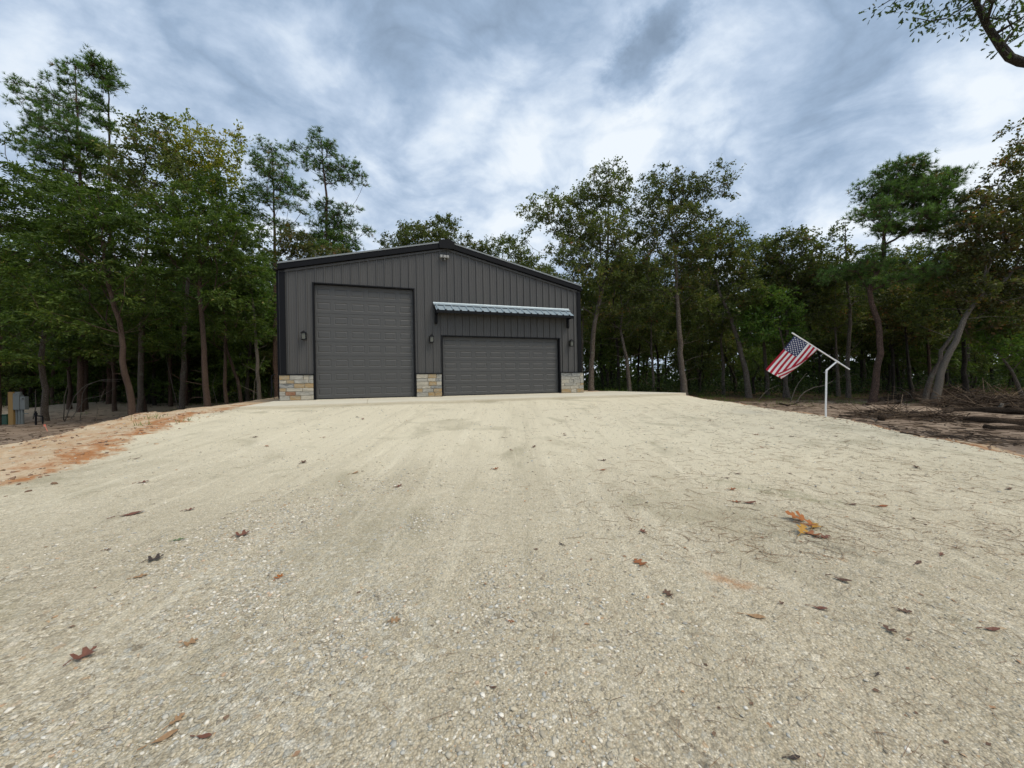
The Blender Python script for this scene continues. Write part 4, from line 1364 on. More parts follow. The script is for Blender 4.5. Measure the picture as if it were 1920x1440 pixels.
photo_tree('oak_tree', 'broad', 26, [(1404, 742), (1396, 690), (1384, 640), (1372, 600), (1352, 548), (1340, 505), (1345, 465)], [10, 8, 7, 6, 4, 2],
    [(1350, 448, 42, 28), (1382, 478, 34, 28), (1320, 490, 36, 28), (1365, 520, 46, 26), (1300, 560, 40, 26), (1400, 550, 36, 26), (1345, 590, 40, 20, .6)],
    'oak with curved trunk leaning toward the garage, behind the crest of the gravel', OAK, BO, 103, bare=10)
photo_tree('oak_tree', 'broad', 25, [(1181, 741), (1179, 700), (1173, 660), (1166, 620), (1170, 580), (1165, 540)], [7.5, 6.5, 5.5, 4.5, 2.5],
    [(1165, 520, 36, 26), (1195, 560, 36, 26), (1135, 575, 32, 24), (1170, 600, 34, 20, .6)], 'slim oak with kinked pale trunk between the two tallest oaks', OAK, BO, 104, bare=8)
photo_tree('oak_tree', 'broad', 28, [(1440, 742), (1436, 690), (1430, 620), (1426, 560), (1425, 500)], [6, 5.5, 5, 4, 2.5],
    [(1425, 478, 34, 30), (1400, 510, 30, 28), (1450, 520, 34, 30), (1425, 560, 45, 25)], 'oak with small rounded crown behind the flag, next to the curved oak', OAK, BO, 105)
photo_tree('oak_tree', 'broad', 26, [(1472, 745), (1474, 700), (1476, 640), (1480, 570), (1486, 510), (1490, 460)], [6.5, 6, 5.5, 5, 4, 2.5],
    [(1490, 452, 36, 24), (1462, 478, 28, 28), (1515, 480, 28, 28), (1488, 510, 48, 28), (1460, 545, 40, 22), (1520, 545, 36, 26), (1490, 590, 48, 22, .7)],
    'dome-topped oak directly behind the flag', OAK, BO, 106, bare=12)
photo_tree('oak_tree', 'broad', 25.5, [(1480, 748), (1474, 722), (1470, 690), (1468, 650), (1455, 610)], [5, 4.5, 4, 3],
    [(1455, 590, 40, 30), (1420, 620, 36, 26), (1480, 625, 30, 22), (1440, 560, 34, 24), (1400, 590, 22, 22)], 'young bright green tree with low crown beside the flag', GRN, BO, 107, low=0.45)
photo_tree('elm_tree', 'broad', 26, [(1590, 752), (1588, 700), (1588, 640), (1587, 580), (1582, 520), (1578, 460), (1575, 420)], [6.5, 6, 5.5, 4.5, 3, 1.5],
    [(1573, 425, 20, 22, .5), (1562, 460, 30, 26, .5), (1590, 480, 28, 26, .5), (1570, 520, 34, 26, .7), (1555, 570, 36, 24, .7), (1600, 560, 30, 24, .7)],
    'slender thin-leaved tree with sparse pointed top behind the flag staff', OAK, BO, 108, bare=14)
photo_tree('oak_tree', 'broad', 27, [(1572, 750), (1569, 700), (1566, 650), (1560, 600)], [5.5, 5, 4, 3],
    [(1545, 520, 36, 24, .7), (1530, 560, 36, 24), (1560, 600, 40, 24)], 'narrow low oak right behind the bent pipe of the flag stand', OAK, BO, 109, bare=8)
photo_tree('pine_tree', 'pine', 22, [(1635, 754), (1640, 705), (1645, 655), (1644, 605), (1634, 565), (1629, 538), (1648, 508), (1660, 480), (1664, 440), (1668, 400), (1672, 360)],
    [11, 9.5, 9, 8.5, 7.5, 6, 5, 2.5],
    [(1690, 328, 44, 24), (1648, 352, 34, 20), (1742, 345, 44, 24), (1700, 375, 58, 22), (1636, 398, 34, 18), (1770, 385, 36, 20), (1715, 418, 60, 18), (1785, 428, 40, 16), (1645, 430, 30, 12, .7),
     (1600, 508, 56, 12, .8), (1560, 522, 30, 9, .6), (1690, 520, 60, 11, .7), (1745, 478, 44, 8, .5), (1650, 470, 20, 10, .6)],
    'dark green pine with crooked reddish trunk and flat-topped crown', PIN, BP, 110, leaf=0.24, spacing=0.53, density=1.35, low=0.5)
photo_tree('oak_tree', 'broad', 20, [(1749, 756), (1756, 715), (1768, 675), (1788, 628), (1803, 592), (1826, 566), (1856, 545), (1888, 515), (1912, 470)], [12, 10.5, 9.5, 8.5, 7.5, 6, 4],
    [(1890, 395, 50, 50, .8), (1925, 330, 44, 56, .7), (1835, 372, 32, 30, .6), (1850, 440, 55, 40), (1920, 470, 60, 55), (1805, 492, 44, 34, .8), (1890, 545, 60, 34), (1825, 545, 40, 24, .8), (1930, 262, 30, 44, .6), (1850, 330, 24, 24, .4)],
    'rusty brown oak whose pale trunk leans and forks above the log piles', RUST, M['greywood'], 111, bare=10)
photo_tree('oak_tree', 'broad', 20.8, [(1733, 756), (1742, 712), (1757, 680), (1764, 655), (1790, 620), (1830, 600), (1862, 575)], [8, 7, 6, 5, 3],
    [(1870, 590, 40, 26, .8), (1830, 610, 36, 20, .6), (1900, 610, 40, 26)], 'second leaning oak growing from the same spot as the pale forked oak', RUST, BO, 112)
photo_tree('oak_tree', 'broad', 23, [(1812, 745), (1808, 700), (1806, 650), (1800, 600), (1790, 560)], [8, 7, 6, 4],
    [(1780, 520, 44, 30), (1760, 560, 44, 26), (1820, 560, 40, 26), (1750, 600, 40, 22)], 'dark-trunked oak behind the pale leaning trunk', OAK, BD, 113, bare=8)
photo_tree('oak_tree', 'broad', 21, [(1924, 752), (1915, 715), (1900, 685), (1885, 660), (1862, 640)], [6, 5, 4, 3],
    [(1880, 640, 44, 24), (1920, 655, 40, 24), (1850, 615, 34, 20)], 'small green tree with thin trunk bowed over the dark logs', GRN, BO, 114)
photo_tree('oak_tree', 'broad', 27, [(1710, 752), (1706, 700), (1700, 650), (1698, 600)], [6, 5, 4],
    [(1700, 560, 40, 28), (1730, 590, 36, 24), (1670, 590, 36, 24), (1700, 620, 44, 20, .7)], 'reddish small-leaved oak behind the crooked pine', RUST, BD, 115, bare=10)
photo_tree('oak_tree', 'broad', 28, [(1226, 738), (1224, 690), (1222, 640), (1226, 580)], [4.5, 4, 3],
    [(1226, 590, 34, 22, .8), (1210, 620, 30, 18, .6)], 'thin grey-trunked oak left of the thickest straight trunk', OAK, BO, 116, bare=8)
photo_tree('oak_tree', 'broad', 29, [(1357, 738), (1355, 690), (1350, 640), (1352, 590)], [5, 4.5, 3.5],
    [(1352, 600, 36, 24, .8), (1330, 620, 30, 20, .6)], 'spindly oak standing right of the thickest straight trunk', OAK, BO, 117, bare=8)
photo_tree('oak_tree', 'broad', 26, [(1092, 738), (1091, 690), (1092, 640), (1094, 590)], [4.5, 4, 3.5],
    [(1090, 600, 30, 22, .7), (1075, 560, 36, 24)], 'thin oak pressed close to the garage east corner', OAK, BO, 118, bare=6)

# the oak whose limb hangs into the top corner
def near_oak():
    bxy = (11.2, 6.4)
    base = np.array([bxy[0], bxy[1], th(*bxy) - 0.1])
    trunk = [(0, 0, 0), (-0.1, 0.1, 1.5), (-0.25, 0.0, 3.2), (-0.3, -0.1, 4.4), (-0.2, 0, 6.5), (0.1, 0.2, 9.0)]
    rg = np.random.default_rng(5)
    L = []
    d = 6.0
    for (px, py, rx, ry, den) in ((1868, 28, 30, 24, 1.5), (1820, 22, 34, 20, 1.4), (1780, 14, 26, 14, 1.2), (1670, 2, 22, 16, 1.2), (1900, 60, 26, 24, 1.3), (1912, 22, 26, 26, 1.5),
                                   (1800, -20, 60, 20, 1.2), (1885, -30, 50, 30, 1.3), (1720, -25, 46, 18, 1.0)):
        q = at(px, py, d + rg.uniform(-0.5, 0.5)) - base
        k = d / F_PX
        L.append((q[0], q[1], q[2], rx * k, rx * k * 1.3, ry * k, den * 7))
    pts = lobe_points(L, 0.34, rg)
    big = lobe_points([(1.6, 0, 9.2, 1.8, 2.0, 1.2, 0.5), (3.2, 0.8, 7.6, 1.8, 1.8, 1.2, 0.5), (2.4, -2.0, 8.2, 1.8, 1.8, 1.2, 0.5)], 0.75, rg)
    # the drooping limb itself
    limb = [at(x, y, dd) - base for x, y, dd in ((1985, 122, 6.3), (1940, 121, 6.2), (1915, 117, 6.1), (1893, 108, 6.0), (1877, 88, 6.0), (1862, 66, 6.0), (1848, 44, 6.0), (1838, 22, 6.0), (1826, -4, 6.0), (1812, -30, 5.9))]
    limb = [np.array(trunk[3], float) + np.array([0.0, 0, -0.1])] + limb
    lt = np.array(limb)
    lr = np.interp(np.arange(len(lt)), [0, 2, 5, 8, len(lt) - 1], [0.11, 0.062, 0.050, 0.036, 0.024])
    pos, par, tips = grow(lt, pts, rg, bf=0.2, low=0.28, bend=0.14, rise=0.05)
    r = radii(par, len(lt), lr, 0.005, 2.4)
    r[len(lt):] = np.minimum(r[len(lt):], 0.028)
    V1, F1 = tube_np(lt, lr, 12, 0.10, 3)
    e = np.arange(len(lt), len(pos))
    V2, F2 = seg_tubes(pos[par[e]], pos[e], r[par[e]].clip(max=0.03), r[e], 5)
    t_ = np.array(trunk, float); tr = np.array([0.34, 0.27, 0.23, 0.20, 0.15, 0.06])
    V3, F3 = tube_np(t_, tr, 14, 0.06, 4)
    pos4, par4, tips4 = grow(t_, big, rg, bf=0.3, low=0.5)
    r4 = radii(par4, len(t_), tr, 0.012)
    e4 = np.arange(len(t_), len(pos4))
    V4, F4 = seg_tubes(pos4[par4[e4]], pos4[e4], r4[par4[e4]], r4[e4], 5)
    V = np.concatenate([V1, V2, V3, V4]); o1 = len(V1); o2 = o1 + len(V2); o3 = o2 + len(V3)
    tm = mesh_np('trunk', V, np.concatenate([F1, F2 + o1, F3 + o2, F4 + o3]), BD, smooth=True)
    # lobed leaves
    out = [(0, 0), (.12, .05), (.25, .16), (.32, .07), (.48, .24), (.56, .10), (.72, .28), (.80, .12), (1, 0), (.80, -.12), (.72, -.28), (.56, -.10), (.48, -.24), (.32, -.07), (.25, -.16), (.12, -.05)]
    tv = np.array([(0.5, 0, -0.03)] + [(x, y, 0.10 * abs(y)) for x, y in out]); tf = np.array([(0, 1 + i, 1 + (i + 1) % len(out)) for i in range(len(out))])
    
    def leaves(P, per, sig, s0, tv, tf):
        n = len(P) * per
        off = np.clip(rg.normal(size=(n, 3)), -1.4, 1.4) * sig
        p = np.repeat(P, per, 0) + off
        rot = frames(off + rg.normal(size=(n, 3)) * 0.5 * np.mean(sig) + np.array([0, 0, -0.02]), rg.normal(size=n) * 1.2)
        return scatter(tv, tf, p, rot, rg.uniform(0.7, 1.25, n) * s0), n
    (LV, LF), n1 = leaves(pos[tips], 20, np.array([0.085, 0.085, 0.065]), 0.078, tv, tf)
    (LV2, LF2), n2 = leaves(pos4[tips4], 50, np.array([0.28, 0.28, 0.2]), 0.13, *LEAF)
    LFa = np.concatenate([LF, LF2 + len(LV)])
    tint = np.concatenate([np.repeat(rg.beta(2, 2.5, n1), len(tf)), np.repeat(rg.beta(2, 2.5, n2), 2)])
    cm = mesh_np('crown', np.concatenate([LV, LV2]), LFa, M['leaf_under'], tint=tint)
    put_tree('oak_tree', tm, cm, tuple(base), label='near oak whose heavy drooping limb hangs into the sky above the driveway')
near_oak()

# --- oaks that show over the roof
photo_tree('oak_tree', 'broad', 34, [(800, 740), (800, 600), (805, 500), (810, 450)], [9, 7, 5, 3],
    [(830, 425, 28, 22), (777, 436, 30, 20), (737, 456, 26, 14), (800, 455, 46, 20), (850, 450, 20, 18)], 'rounded oak crown showing over the west half of the roof ridge', OAK, BO, 121)
photo_tree('oak_tree', 'broad', 33, [(905, 740), (902, 600), (895, 500)], [8, 6, 3],
    [(888, 458, 24, 18), (912, 475, 26, 18), (905, 505, 30, 20)], 'small oak crown peeping over the roof just east of the ridge', OAK, BO, 122)
photo_tree('oak_tree', 'broad', 31, [(975, 740), (972, 600), (965, 500)], [8, 6, 3],
    [(950, 458, 26, 20, .8), (975, 482, 26, 20, .8), (1000, 505, 34, 22), (960, 510, 30, 20), (1035, 530, 34, 20)], 'loose oak crown above the falling east roof slope', OAK, BO, 123)

# --- west side
photo_tree('pine_tree', 'pine', 28, [(520, 745), (516, 690), (513, 600), (511, 500), (509, 420), (508, 340), (506, 275)], [7.5, 7, 6.5, 5.5, 4, 2],
    [(508, 274, 20, 16), (490, 295, 22, 16), (526, 298, 20, 14), (505, 322, 40, 16), (470, 350, 24, 13), (545, 352, 30, 14), (505, 366, 34, 16), (545, 392, 28, 13, .8), (478, 405, 30, 12, .8), (530, 430, 36, 12, .7), (480, 445, 24, 10, .6)],
    'pointed pine beside the west end of the garage', PIN, BP, 131, leaf=0.25, spacing=0.62, density=1.2, low=0.42)
photo_tree('pine_tree', 'pine', 30, [(612, 745), (612, 600), (612, 500), (611, 430), (612, 370), (608, 320), (603, 262)], [9, 8, 7, 5.5, 4, 2],
    [(602, 262, 20, 14), (620, 285, 24, 14), (562, 285, 24, 14, .8), (590, 305, 22, 14, .8), (650, 308, 24, 14), (615, 325, 36, 14), (680, 342, 14, 16, .8), (655, 335, 20, 12, .8), (565, 362, 22, 12, .8), (612, 392, 26, 14), (650, 396, 24, 12, .8),
     (625, 420, 40, 16), (600, 448, 40, 16), (640, 455, 34, 14), (690, 432, 10, 6, .5), (620, 475, 50, 14)],
    'spreading pine with open forked top above the roof eave', PIN, BP, 132, leaf=0.26, spacing=0.62, density=1.25, low=0.4)
photo_tree('pine_tree', 'pine', 27, [(205, 770), (203, 600), (200, 450), (193, 330), (190, 230), (188, 150), (188, 112)], [7, 6.5, 5.5, 4.5, 3, 1.5],
    [(190, 118, 18, 10, 1.3), (188, 138, 24, 12, 1.3), (210, 168, 14, 9, .8), (172, 180, 16, 10, .7), (205, 205, 18, 9, .6), (205, 238, 16, 8, .6), (178, 228, 14, 10, .5), (190, 280, 30, 12, .5)],
    'slender tall pine with a tuft of needles at the very top', PIN, BP, 133, leaf=0.30, spacing=0.52, density=1.6, low=0.5)
photo_tree('pine_tree', 'pine', 25, [(150, 772), (152, 640), (150, 500), (146, 380), (140, 260), (135, 180), (133, 118)], [8, 7, 6.5, 5.5, 4, 2],
    [(134, 118, 17, 10, 1.3), (130, 140, 22, 12, 1.2), (100, 158, 18, 12), (150, 165, 20, 14, .8), (36, 152, 9, 7, 1.2), (25, 178, 22, 10, .8), (60, 172, 24, 12, .8), (95, 190, 30, 16), (135, 200, 30, 22), (70, 210, 34, 18, .8),
     (120, 240, 38, 24), (70, 250, 34, 20, .8), (150, 270, 34, 24), (100, 300, 44, 26)],
    'leaning broad pine with ragged outline in the tall western group', PIN, BP, 134, leaf=0.28, spacing=0.66, density=1.2, low=0.35)
photo_tree('gum_tree', 'broad', 24, [(340, 765), (338, 640), (342, 520), (352, 420), (365, 340), (370, 290)], [8, 7, 6, 4.5, 2.5],
    [(340, 238, 20, 28), (335, 285, 30, 28), (385, 275, 30, 30), (432, 268, 24, 30, .6), (440, 305, 20, 24, .6), (415, 325, 30, 26, .7), (368, 325, 40, 30), (445, 345, 16, 16, .5), (400, 370, 40, 26, .7)],
    'yellowing broadleaf tree behind the dark cedars, its top turning gold', YEL, BO, 135, density=0.95)
photo_tree('oak_tree', 'broad', 22.5, [(262, 768), (262, 640), (265, 500), (272, 400), (280, 320)], [8, 7, 5.5, 4, 2.5],
    [(262, 240, 26, 28, .9), (292, 238, 24, 26, .9), (240, 285, 30, 28), (290, 290, 38, 34), (330, 330, 34, 30), (250, 340, 40, 30), (300, 380, 46, 30)],
    'dense olive green oak between the tall pines and the gold-topped tree', OAK, BO, 136, density=0.9)
photo_tree('cedar_tree', 'cedar', 19, [(393, 762), (389, 715), (385, 670), (379, 610), (374, 540), (371, 480), (366, 420), (360, 360)], [10, 8.5, 8, 7.5, 6, 4.5, 2.5],
    [(355, 355, 34, 22), (330, 390, 42, 22), (395, 385, 42, 20), (310, 425, 40, 20), (370, 430, 56, 20), (425, 430, 36, 18), (330, 470, 56, 18), (420, 475, 50, 18), (295, 510, 44, 16, .9), (375, 510, 50, 16, .8),
     (450, 510, 34, 16), (330, 555, 44, 14, .6), (430, 555, 42, 16, .7)],
    'cedar with straight reddish trunk at the edge of the gravel pad', CED, BC, 137, spacing=0.58, leaf=0.17, low=0.30, bare=12)
photo_tree('cedar_tree', 'cedar', 17.5, [(250, 792), (245, 745), (238, 695), (231, 645), (222, 600), (213, 560), (204, 515), (196, 460), (190, 400)], [10.5, 9, 8.5, 8, 7, 5, 3],
    [(190, 370, 40, 26), (150, 415, 50, 24), (225, 415, 46, 24), (110, 460, 44, 22), (185, 465, 56, 24), (255, 460, 42, 22), (130, 510, 54, 22), (210, 515, 50, 20), (265, 520, 36, 18), (90, 555, 46, 20), (160, 560, 50, 20, .9), (245, 565, 36, 14, .7),
     (120, 600, 40, 14, .7), (195, 610, 26, 14, .7)],
    'big foremost cedar with leaning bare trunk, growing at the foot of the clay bank', CED, BC, 138, spacing=0.56, leaf=0.17, low=0.35, bare=16)
photo_tree('cedar_tree', 'cedar', 21, [(85, 772), (86, 720), (87, 670), (88, 600), (88, 500), (85, 420)], [9, 8, 7.5, 6, 4, 2.5],
    [(85, 330, 34, 26), (60, 370, 44, 26), (115, 375, 40, 26), (40, 425, 44, 26), (95, 430, 48, 26), (60, 490, 54, 26), (20, 540, 40, 24), (80, 560, 50, 22), (50, 610, 50, 20), (110, 620, 36, 16, .7), (30, 660, 34, 16, .7)],
    'dark cedar with pale straight trunk behind the meter post', CED, BO, 139, spacing=0.62, leaf=0.18, low=0.28)
photo_tree('cedar_tree', 'cedar', 19, [(-8, 790), (-6, 700), (-6, 600), (-8, 480), (-10, 400)], [10, 9, 7, 5, 3],
    [(0, 255, 20, 20, .7), (5, 300, 30, 26), (20, 350, 36, 26), (-10, 400, 50, 30), (30, 470, 44, 26), (-10, 520, 50, 30), (30, 600, 40, 24), (-10, 660, 50, 26)],
    'cedar at the edge of the picture, west of the meter post', CED, BC, 140, spacing=0.64, leaf=0.18, low=0.28)
photo_tree('cedar_tree', 'cedar', 23, [(273, 775), (270, 720), (268, 660), (266, 600), (268, 520)], [6, 5.5, 5, 4, 2.5],
    [(268, 540, 40, 22), (235, 590, 40, 20), (300, 590, 40, 20), (270, 630, 44, 20), (215, 660, 36, 16, .8), (310, 650, 34, 16, .8)],
    'thin shaded cedar standing just behind the foremost leaning trunk', CED, BC, 141, spacing=0.62, leaf=0.18)
photo_tree('cedar_tree', 'cedar', 24, [(455, 742), (448, 710), (440, 680), (432, 655), (428, 610), (426, 560)], [5.5, 5, 4.5, 3.5, 2],
    [(428, 540, 36, 20), (460, 570, 34, 18), (400, 590, 36, 18), (440, 610, 42, 18), (470, 480, 30, 20), (450, 440, 34, 24), (475, 520, 26, 20)],
    'slim dark cedar leaning west, near the garage', CED, BC, 142, spacing=0.62, leaf=0.18)
photo_tree('oak_tree', 'broad', 22.5, [(487, 748), (485, 700), (483, 650), (479, 600), (474, 550), (470, 510)], [6, 5.5, 5, 4, 2.5],
    [(470, 500, 30, 20), (495, 530, 24, 22, .8), (500, 570, 22, 22, .8), (460, 545, 34, 20), (497, 630, 20, 14, .8)], 'slender pale-trunked tree beside the garage west corner', GRN, M['greywood'], 143, bare=8)
photo_tree('oak_tree', 'broad', 26, [(560, 745), (560, 600), (556, 500)], [8, 6, 4],
    [(550, 455, 36, 18), (580, 475, 36, 16), (525, 480, 24, 20), (640, 480, 30, 12, .8), (505, 520, 22, 26, .8)], 'dark round oak crown tucked between the two pines behind the eave', RUST, BD, 144)
photo_tree('cedar_tree', 'cedar', 26, [(160, 770), (160, 650), (165, 520), (170, 420)], [7, 6, 5, 3],
    [(170, 300, 44, 34), (215, 330, 36, 30), (130, 350, 50, 34), (190, 400, 60, 34), (120, 440, 50, 30), (230, 400, 44, 30)],
    'tall dark cedar mass in the middle of the western group', CED, BC, 145, spacing=0.74, leaf=0.20, low=0.3)
photo_tree('cedar_tree', 'cedar', 27, [(320, 765), (320, 640), (322, 520)], [6, 5, 4],
    [(330, 560, 50, 26), (300, 600, 44, 24), (370, 610, 44, 24), (330, 640, 50, 22), (400, 650, 36, 18, .8)], 'low bushy cedar in the gap between the two bare reddish trunks', CED, BC, 146, spacing=0.70, leaf=0.20)

photo_tree('cedar_tree', 'cedar', 25, [(215, 772), (214, 700), (212, 640), (210, 560)], [6, 5, 4, 3],
    [(200, 640, 44, 20), (150, 650, 44, 18), (240, 640, 36, 18), (180, 600, 54, 22), (215, 560, 50, 22)], 'bushy shaded cedar filling the gap behind the arching stems', CED, BC, 147, spacing=0.68, leaf=0.20, low=0.1)
photo_tree('cedar_tree', 'cedar', 26, [(130, 772), (130, 700), (128, 640)], [6, 5, 4],
    [(130, 650, 40, 22), (100, 640, 40, 20), (150, 600, 50, 24), (120, 575, 50, 24), (50, 650, 44, 20)], 'low dark cedar between the meter boxes and the arching stems', CED, BC, 148, spacing=0.70, leaf=0.20, low=0.1)
photo_tree('cedar_tree', 'cedar', 22, [(425, 758), (424, 700), (420, 620), (416, 520)], [6, 5, 4, 2.5],
    [(415, 345, 30, 26), (440, 380, 36, 26), (400, 420, 50, 26), (450, 435, 40, 26), (455, 480, 40, 24), (410, 500, 50, 24), (440, 540, 46, 24), (400, 570, 44, 20), (460, 590, 36, 20), (425, 620, 44, 18)],
    'full green cedar between the straight reddish trunk and the garage', CED, BC, 149, spacing=0.64, leaf=0.18, low=0.2)
# ------------------------------------------------------------------ the woods behind: every tree its own object, few meshes
rgw = np.random.default_rng(77)
protos = []
def proto(kind, hgt, rad, seed, lm, bm, zlo=0.42, **kw):
    tr = [(0, 0, 0), (rgw.normal() * 0.1, rgw.normal() * 0.1, hgt * 0.3), (rgw.normal() * 0.3, rgw.normal() * 0.3, hgt * 0.6), (rgw.normal() * 0.4, rgw.normal() * 0.4, hgt * 0.9)]
    L = []
    nl = 9
    for i in range(nl):
        z = hgt * (zlo + (0.94 - zlo) * i / (nl - 1))
        a = i * 2.4 + rgw.uniform(0, 1)
        rr = rad * (0.55 if z < hgt * 0.85 else 0.2)
        L.append((rr * math.cos(a), rr * math.sin(a), z, rad * 0.55, rad * 0.55, hgt * 0.09, 0.9))
    return tree_meshes(kind, tr, [0.125, 0.11, 0.09, 0.05], L, seed, lm, bm, **kw)
P_OAK = [proto('broad', 11.5, 3.0, 201, OAK, BD, spacing=0.80, density=0.9, leaf=0.17, bare=10, low=0.3),
         proto('broad', 10.0, 2.6, 202, OAK, BD, spacing=0.80, density=0.9, leaf=0.17, bare=8, low=0.3),
         proto('broad', 12.5, 3.3, 203, OAK, BO, spacing=0.86, density=0.9, leaf=0.17, bare=14, low=0.3)]
P_CED = [proto('cedar', 9.0, 2.3, 204, CED, BD, zlo=0.2, spacing=0.80, leaf=0.24, density=0.85, low=0.05),
         proto('cedar', 11.0, 2.8, 205, CED, BC, zlo=0.24, spacing=0.84, leaf=0.24, density=0.85, low=0.05)]
P_PIN = [proto('pine', 14.0, 2.6, 206, PIN, BP, spacing=0.80, leaf=0.26, low=0.4)]
P_YNG = [proto('broad', 5.0, 1.7, 207, OAK, BD, spacing=0.66, density=0.9, leaf=0.15, low=0.15),
         proto('cedar', 4.5, 1.6, 208, CED, BD, spacing=0.62, density=0.8, leaf=0.18, low=0.05)]
spots = []
def try_spot(x, y, dmin):
    for (a, b) in spots:
        if (a - x) ** 2 + (b - y) ** 2 < dmin ** 2: return False
    if y < 34 and -17 < x < 6: return False
    spots.append((x, y)); return True
GR_E, GR_W, GR_Y = 'trees deep in the woods east of the garage', 'trees deep in the woods west of the garage', 'saplings under the tall trees'
LAND = [(-100, 'the meter post'), (85, 'the pale straight-trunked cedar'), (175, 'the two tallest pines'), (250, 'the foremost leaning cedar'), (320, 'the gold-topped tree'),
        (393, 'the straight reddish trunk'), (455, 'the slim leaning cedar'), (515, 'the pointed pine beside the garage'), (650, 'the west half of the garage'), (850, 'the garage ridge'),
        (1000, 'the east half of the garage'), (1110, 'the tall oak at the garage corner'), (1181, 'the slim kinked oak'), (1284, 'the thickest straight oak'), (1404, 'the curved oak'),
        (1480, 'the flag'), (1590, 'the flag staff tip'), (1640, 'the crooked pine'), (1700, 'the reddish oak'), (1760, 'the leaning pale oak'), (1850, 'the log piles'), (2050, 'the east edge of the picture')]
def where(x, y):
    p = 960 + F_PX * x / y
    return min(LAND, key=lambda l: abs(l[0] - p))[1]
LB_E = 'slender tree deep in the shaded woods beyond the east clearing'
LB_W = 'tree deep in the dark woods beyond the sand mounds, west of the garage'
LB_Y = 'leafy sapling in the shade under the taller trees'
def place_wood(y0, y1, n, dmin, hs, umax=1.5, west_only=False):
    c = 0; tries = 0
    while c < n and tries < n * 30:
        tries += 1
        y = rgw.uniform(y0, y1); u = rgw.uniform(-umax, -0.62 if west_only else umax); x = u * y
        if abs(x) < 4 and y < 40: continue
        if not try_spot(x, y, dmin): continue
        west = x < -4
        pr = rgw.random()
        if west: tm, cm = (P_CED[rgw.integers(2)] if pr < 0.6 else P_OAK[rgw.integers(3)] if pr < 0.9 else P_PIN[0])
        else: tm, cm = (P_OAK[rgw.integers(3)] if pr < 0.82 else P_CED[rgw.integers(2)])
        s = rgw.uniform(*hs)
        nm = 'oak_tree' if (tm, cm) in P_OAK else 'cedar_tree' if (tm, cm) in P_CED else 'pine_tree'
        put_tree(nm, tm, cm, (x, y, th(x, y) - 0.1), rgw.uniform(0, 6.28), s, '%s in the %s behind %s' % ({'oak_tree': 'leafy oak', 'cedar_tree': 'dark cedar', 'pine_tree': 'tall pine'}[nm], 'front rows of woods' if y < 36 else 'middle woods' if y < 46 else 'deep woods' if y < 60 else 'farthest woods', where(x, y)), 'tree', GR_W if west else GR_E, zs=rgw.uniform(0.95, 1.1))
        c += 1
place_wood(29, 36, 34, 2.0, (0.80, 0.98))
place_wood(27, 37, 26, 1.7, (0.75, 1.0), 1.42, True)
place_wood(36, 46, 46, 2.2, (0.85, 1.05))
place_wood(46, 60, 46, 2.6, (1.0, 1.25), 1.45)
place_wood(60, 80, 40, 3.4, (1.25, 1.6), 1.4)
# saplings
c = 0
while c < 70:
    y = rgw.uniform(27.5, 48); x = rgw.uniform(-1.45, 1.45) * y
    if -17 < x < 7 and y < 36: continue
    if -13 < x < 0: continue
    if y < 29 and x > 0 and rgw.random() < 0.5: continue
    k = int(rgw.integers(2)); tm, cm = P_YNG[k]
    put_tree('oak_sapling' if k == 0 else 'cedar_sapling', tm, cm, (x, y, th(x, y) - 0.1), rgw.uniform(0, 6.28), rgw.uniform(0.6, 1.15), '%s sapling in the shade %s %s' % ('broadleaf' if k == 0 else 'bushy cedar', 'just behind' if y < 36 else 'far behind', where(x, y)), 'sapling', GR_Y)
    c += 1

# undergrowth and the far woods, uncountable
def leaf_clumps(name, centres, sig, per, size, mat, seed):
    rg = np.random.default_rng(seed)
    n = len(centres) * per
    p = np.repeat(centres, per, 0) + rg.normal(size=(n, 3)) * np.repeat(sig, per, 0)
    rot = frames(rg.normal(size=(n, 3)), rg.uniform(0, 6.28, n))
    V, F_ = scatter(LEAF[0], LEAF[1], p, rot, rg.uniform(0.6, 1.4, n) * size)
    t = np.clip(rg.beta(2, 3, n) + np.repeat(rg.uniform(-.2, .2, len(centres)), per), 0, 1)
    o = link(name, mesh_np(name, V, F_, mat, tint=np.repeat(t, 2)))
    tag(o, kind='stuff')
    return o
def rnd_xy(n, y0, y1, umax, rg, skip=True):
    out = []
    while len(out) < n:
        y = rg.uniform(y0, y1); x = rg.uniform(-umax, umax) * y
        if skip and -17.5 < x < 7 and y < 37: continue
        out.append((x, y))
    return np.array(out)
rgu = np.random.default_rng(33)
xy = rnd_xy(1150, 31, 60, 1.5, rgu)
hh = rgu.gamma(1.6, 0.55, len(xy)).clip(0.1, 3.6)
cz = np.array([th(a, b) for a, b in xy]) + hh * 0.6
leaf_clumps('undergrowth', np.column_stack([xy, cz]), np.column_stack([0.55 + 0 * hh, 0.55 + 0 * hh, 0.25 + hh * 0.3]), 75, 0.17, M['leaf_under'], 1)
# thin brush right at the woods' edge
xy = np.concatenate([rnd_xy(230, 27.0, 31.0, 1.45, rgu)])
cz = np.array([th(a, b) for a, b in xy]) + rgu.uniform(0.1, 0.6, len(xy))
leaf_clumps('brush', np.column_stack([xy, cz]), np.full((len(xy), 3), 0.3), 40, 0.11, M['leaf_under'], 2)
xy = rnd_xy(720, 62, 92, 1.5, rgu, False)
cz = np.where(rgu.random(len(xy)) < 0.6, rgu.uniform(0.3, 3.6, len(xy)), rgu.uniform(3, 9, len(xy)))
leaf_clumps('far_woods', np.column_stack([xy, cz]), np.column_stack([np.full(len(xy), 1.8), np.full(len(xy), 1.8), np.full(len(xy), 0.8)]), 75, 0.75, M['leaf_under'], 3)

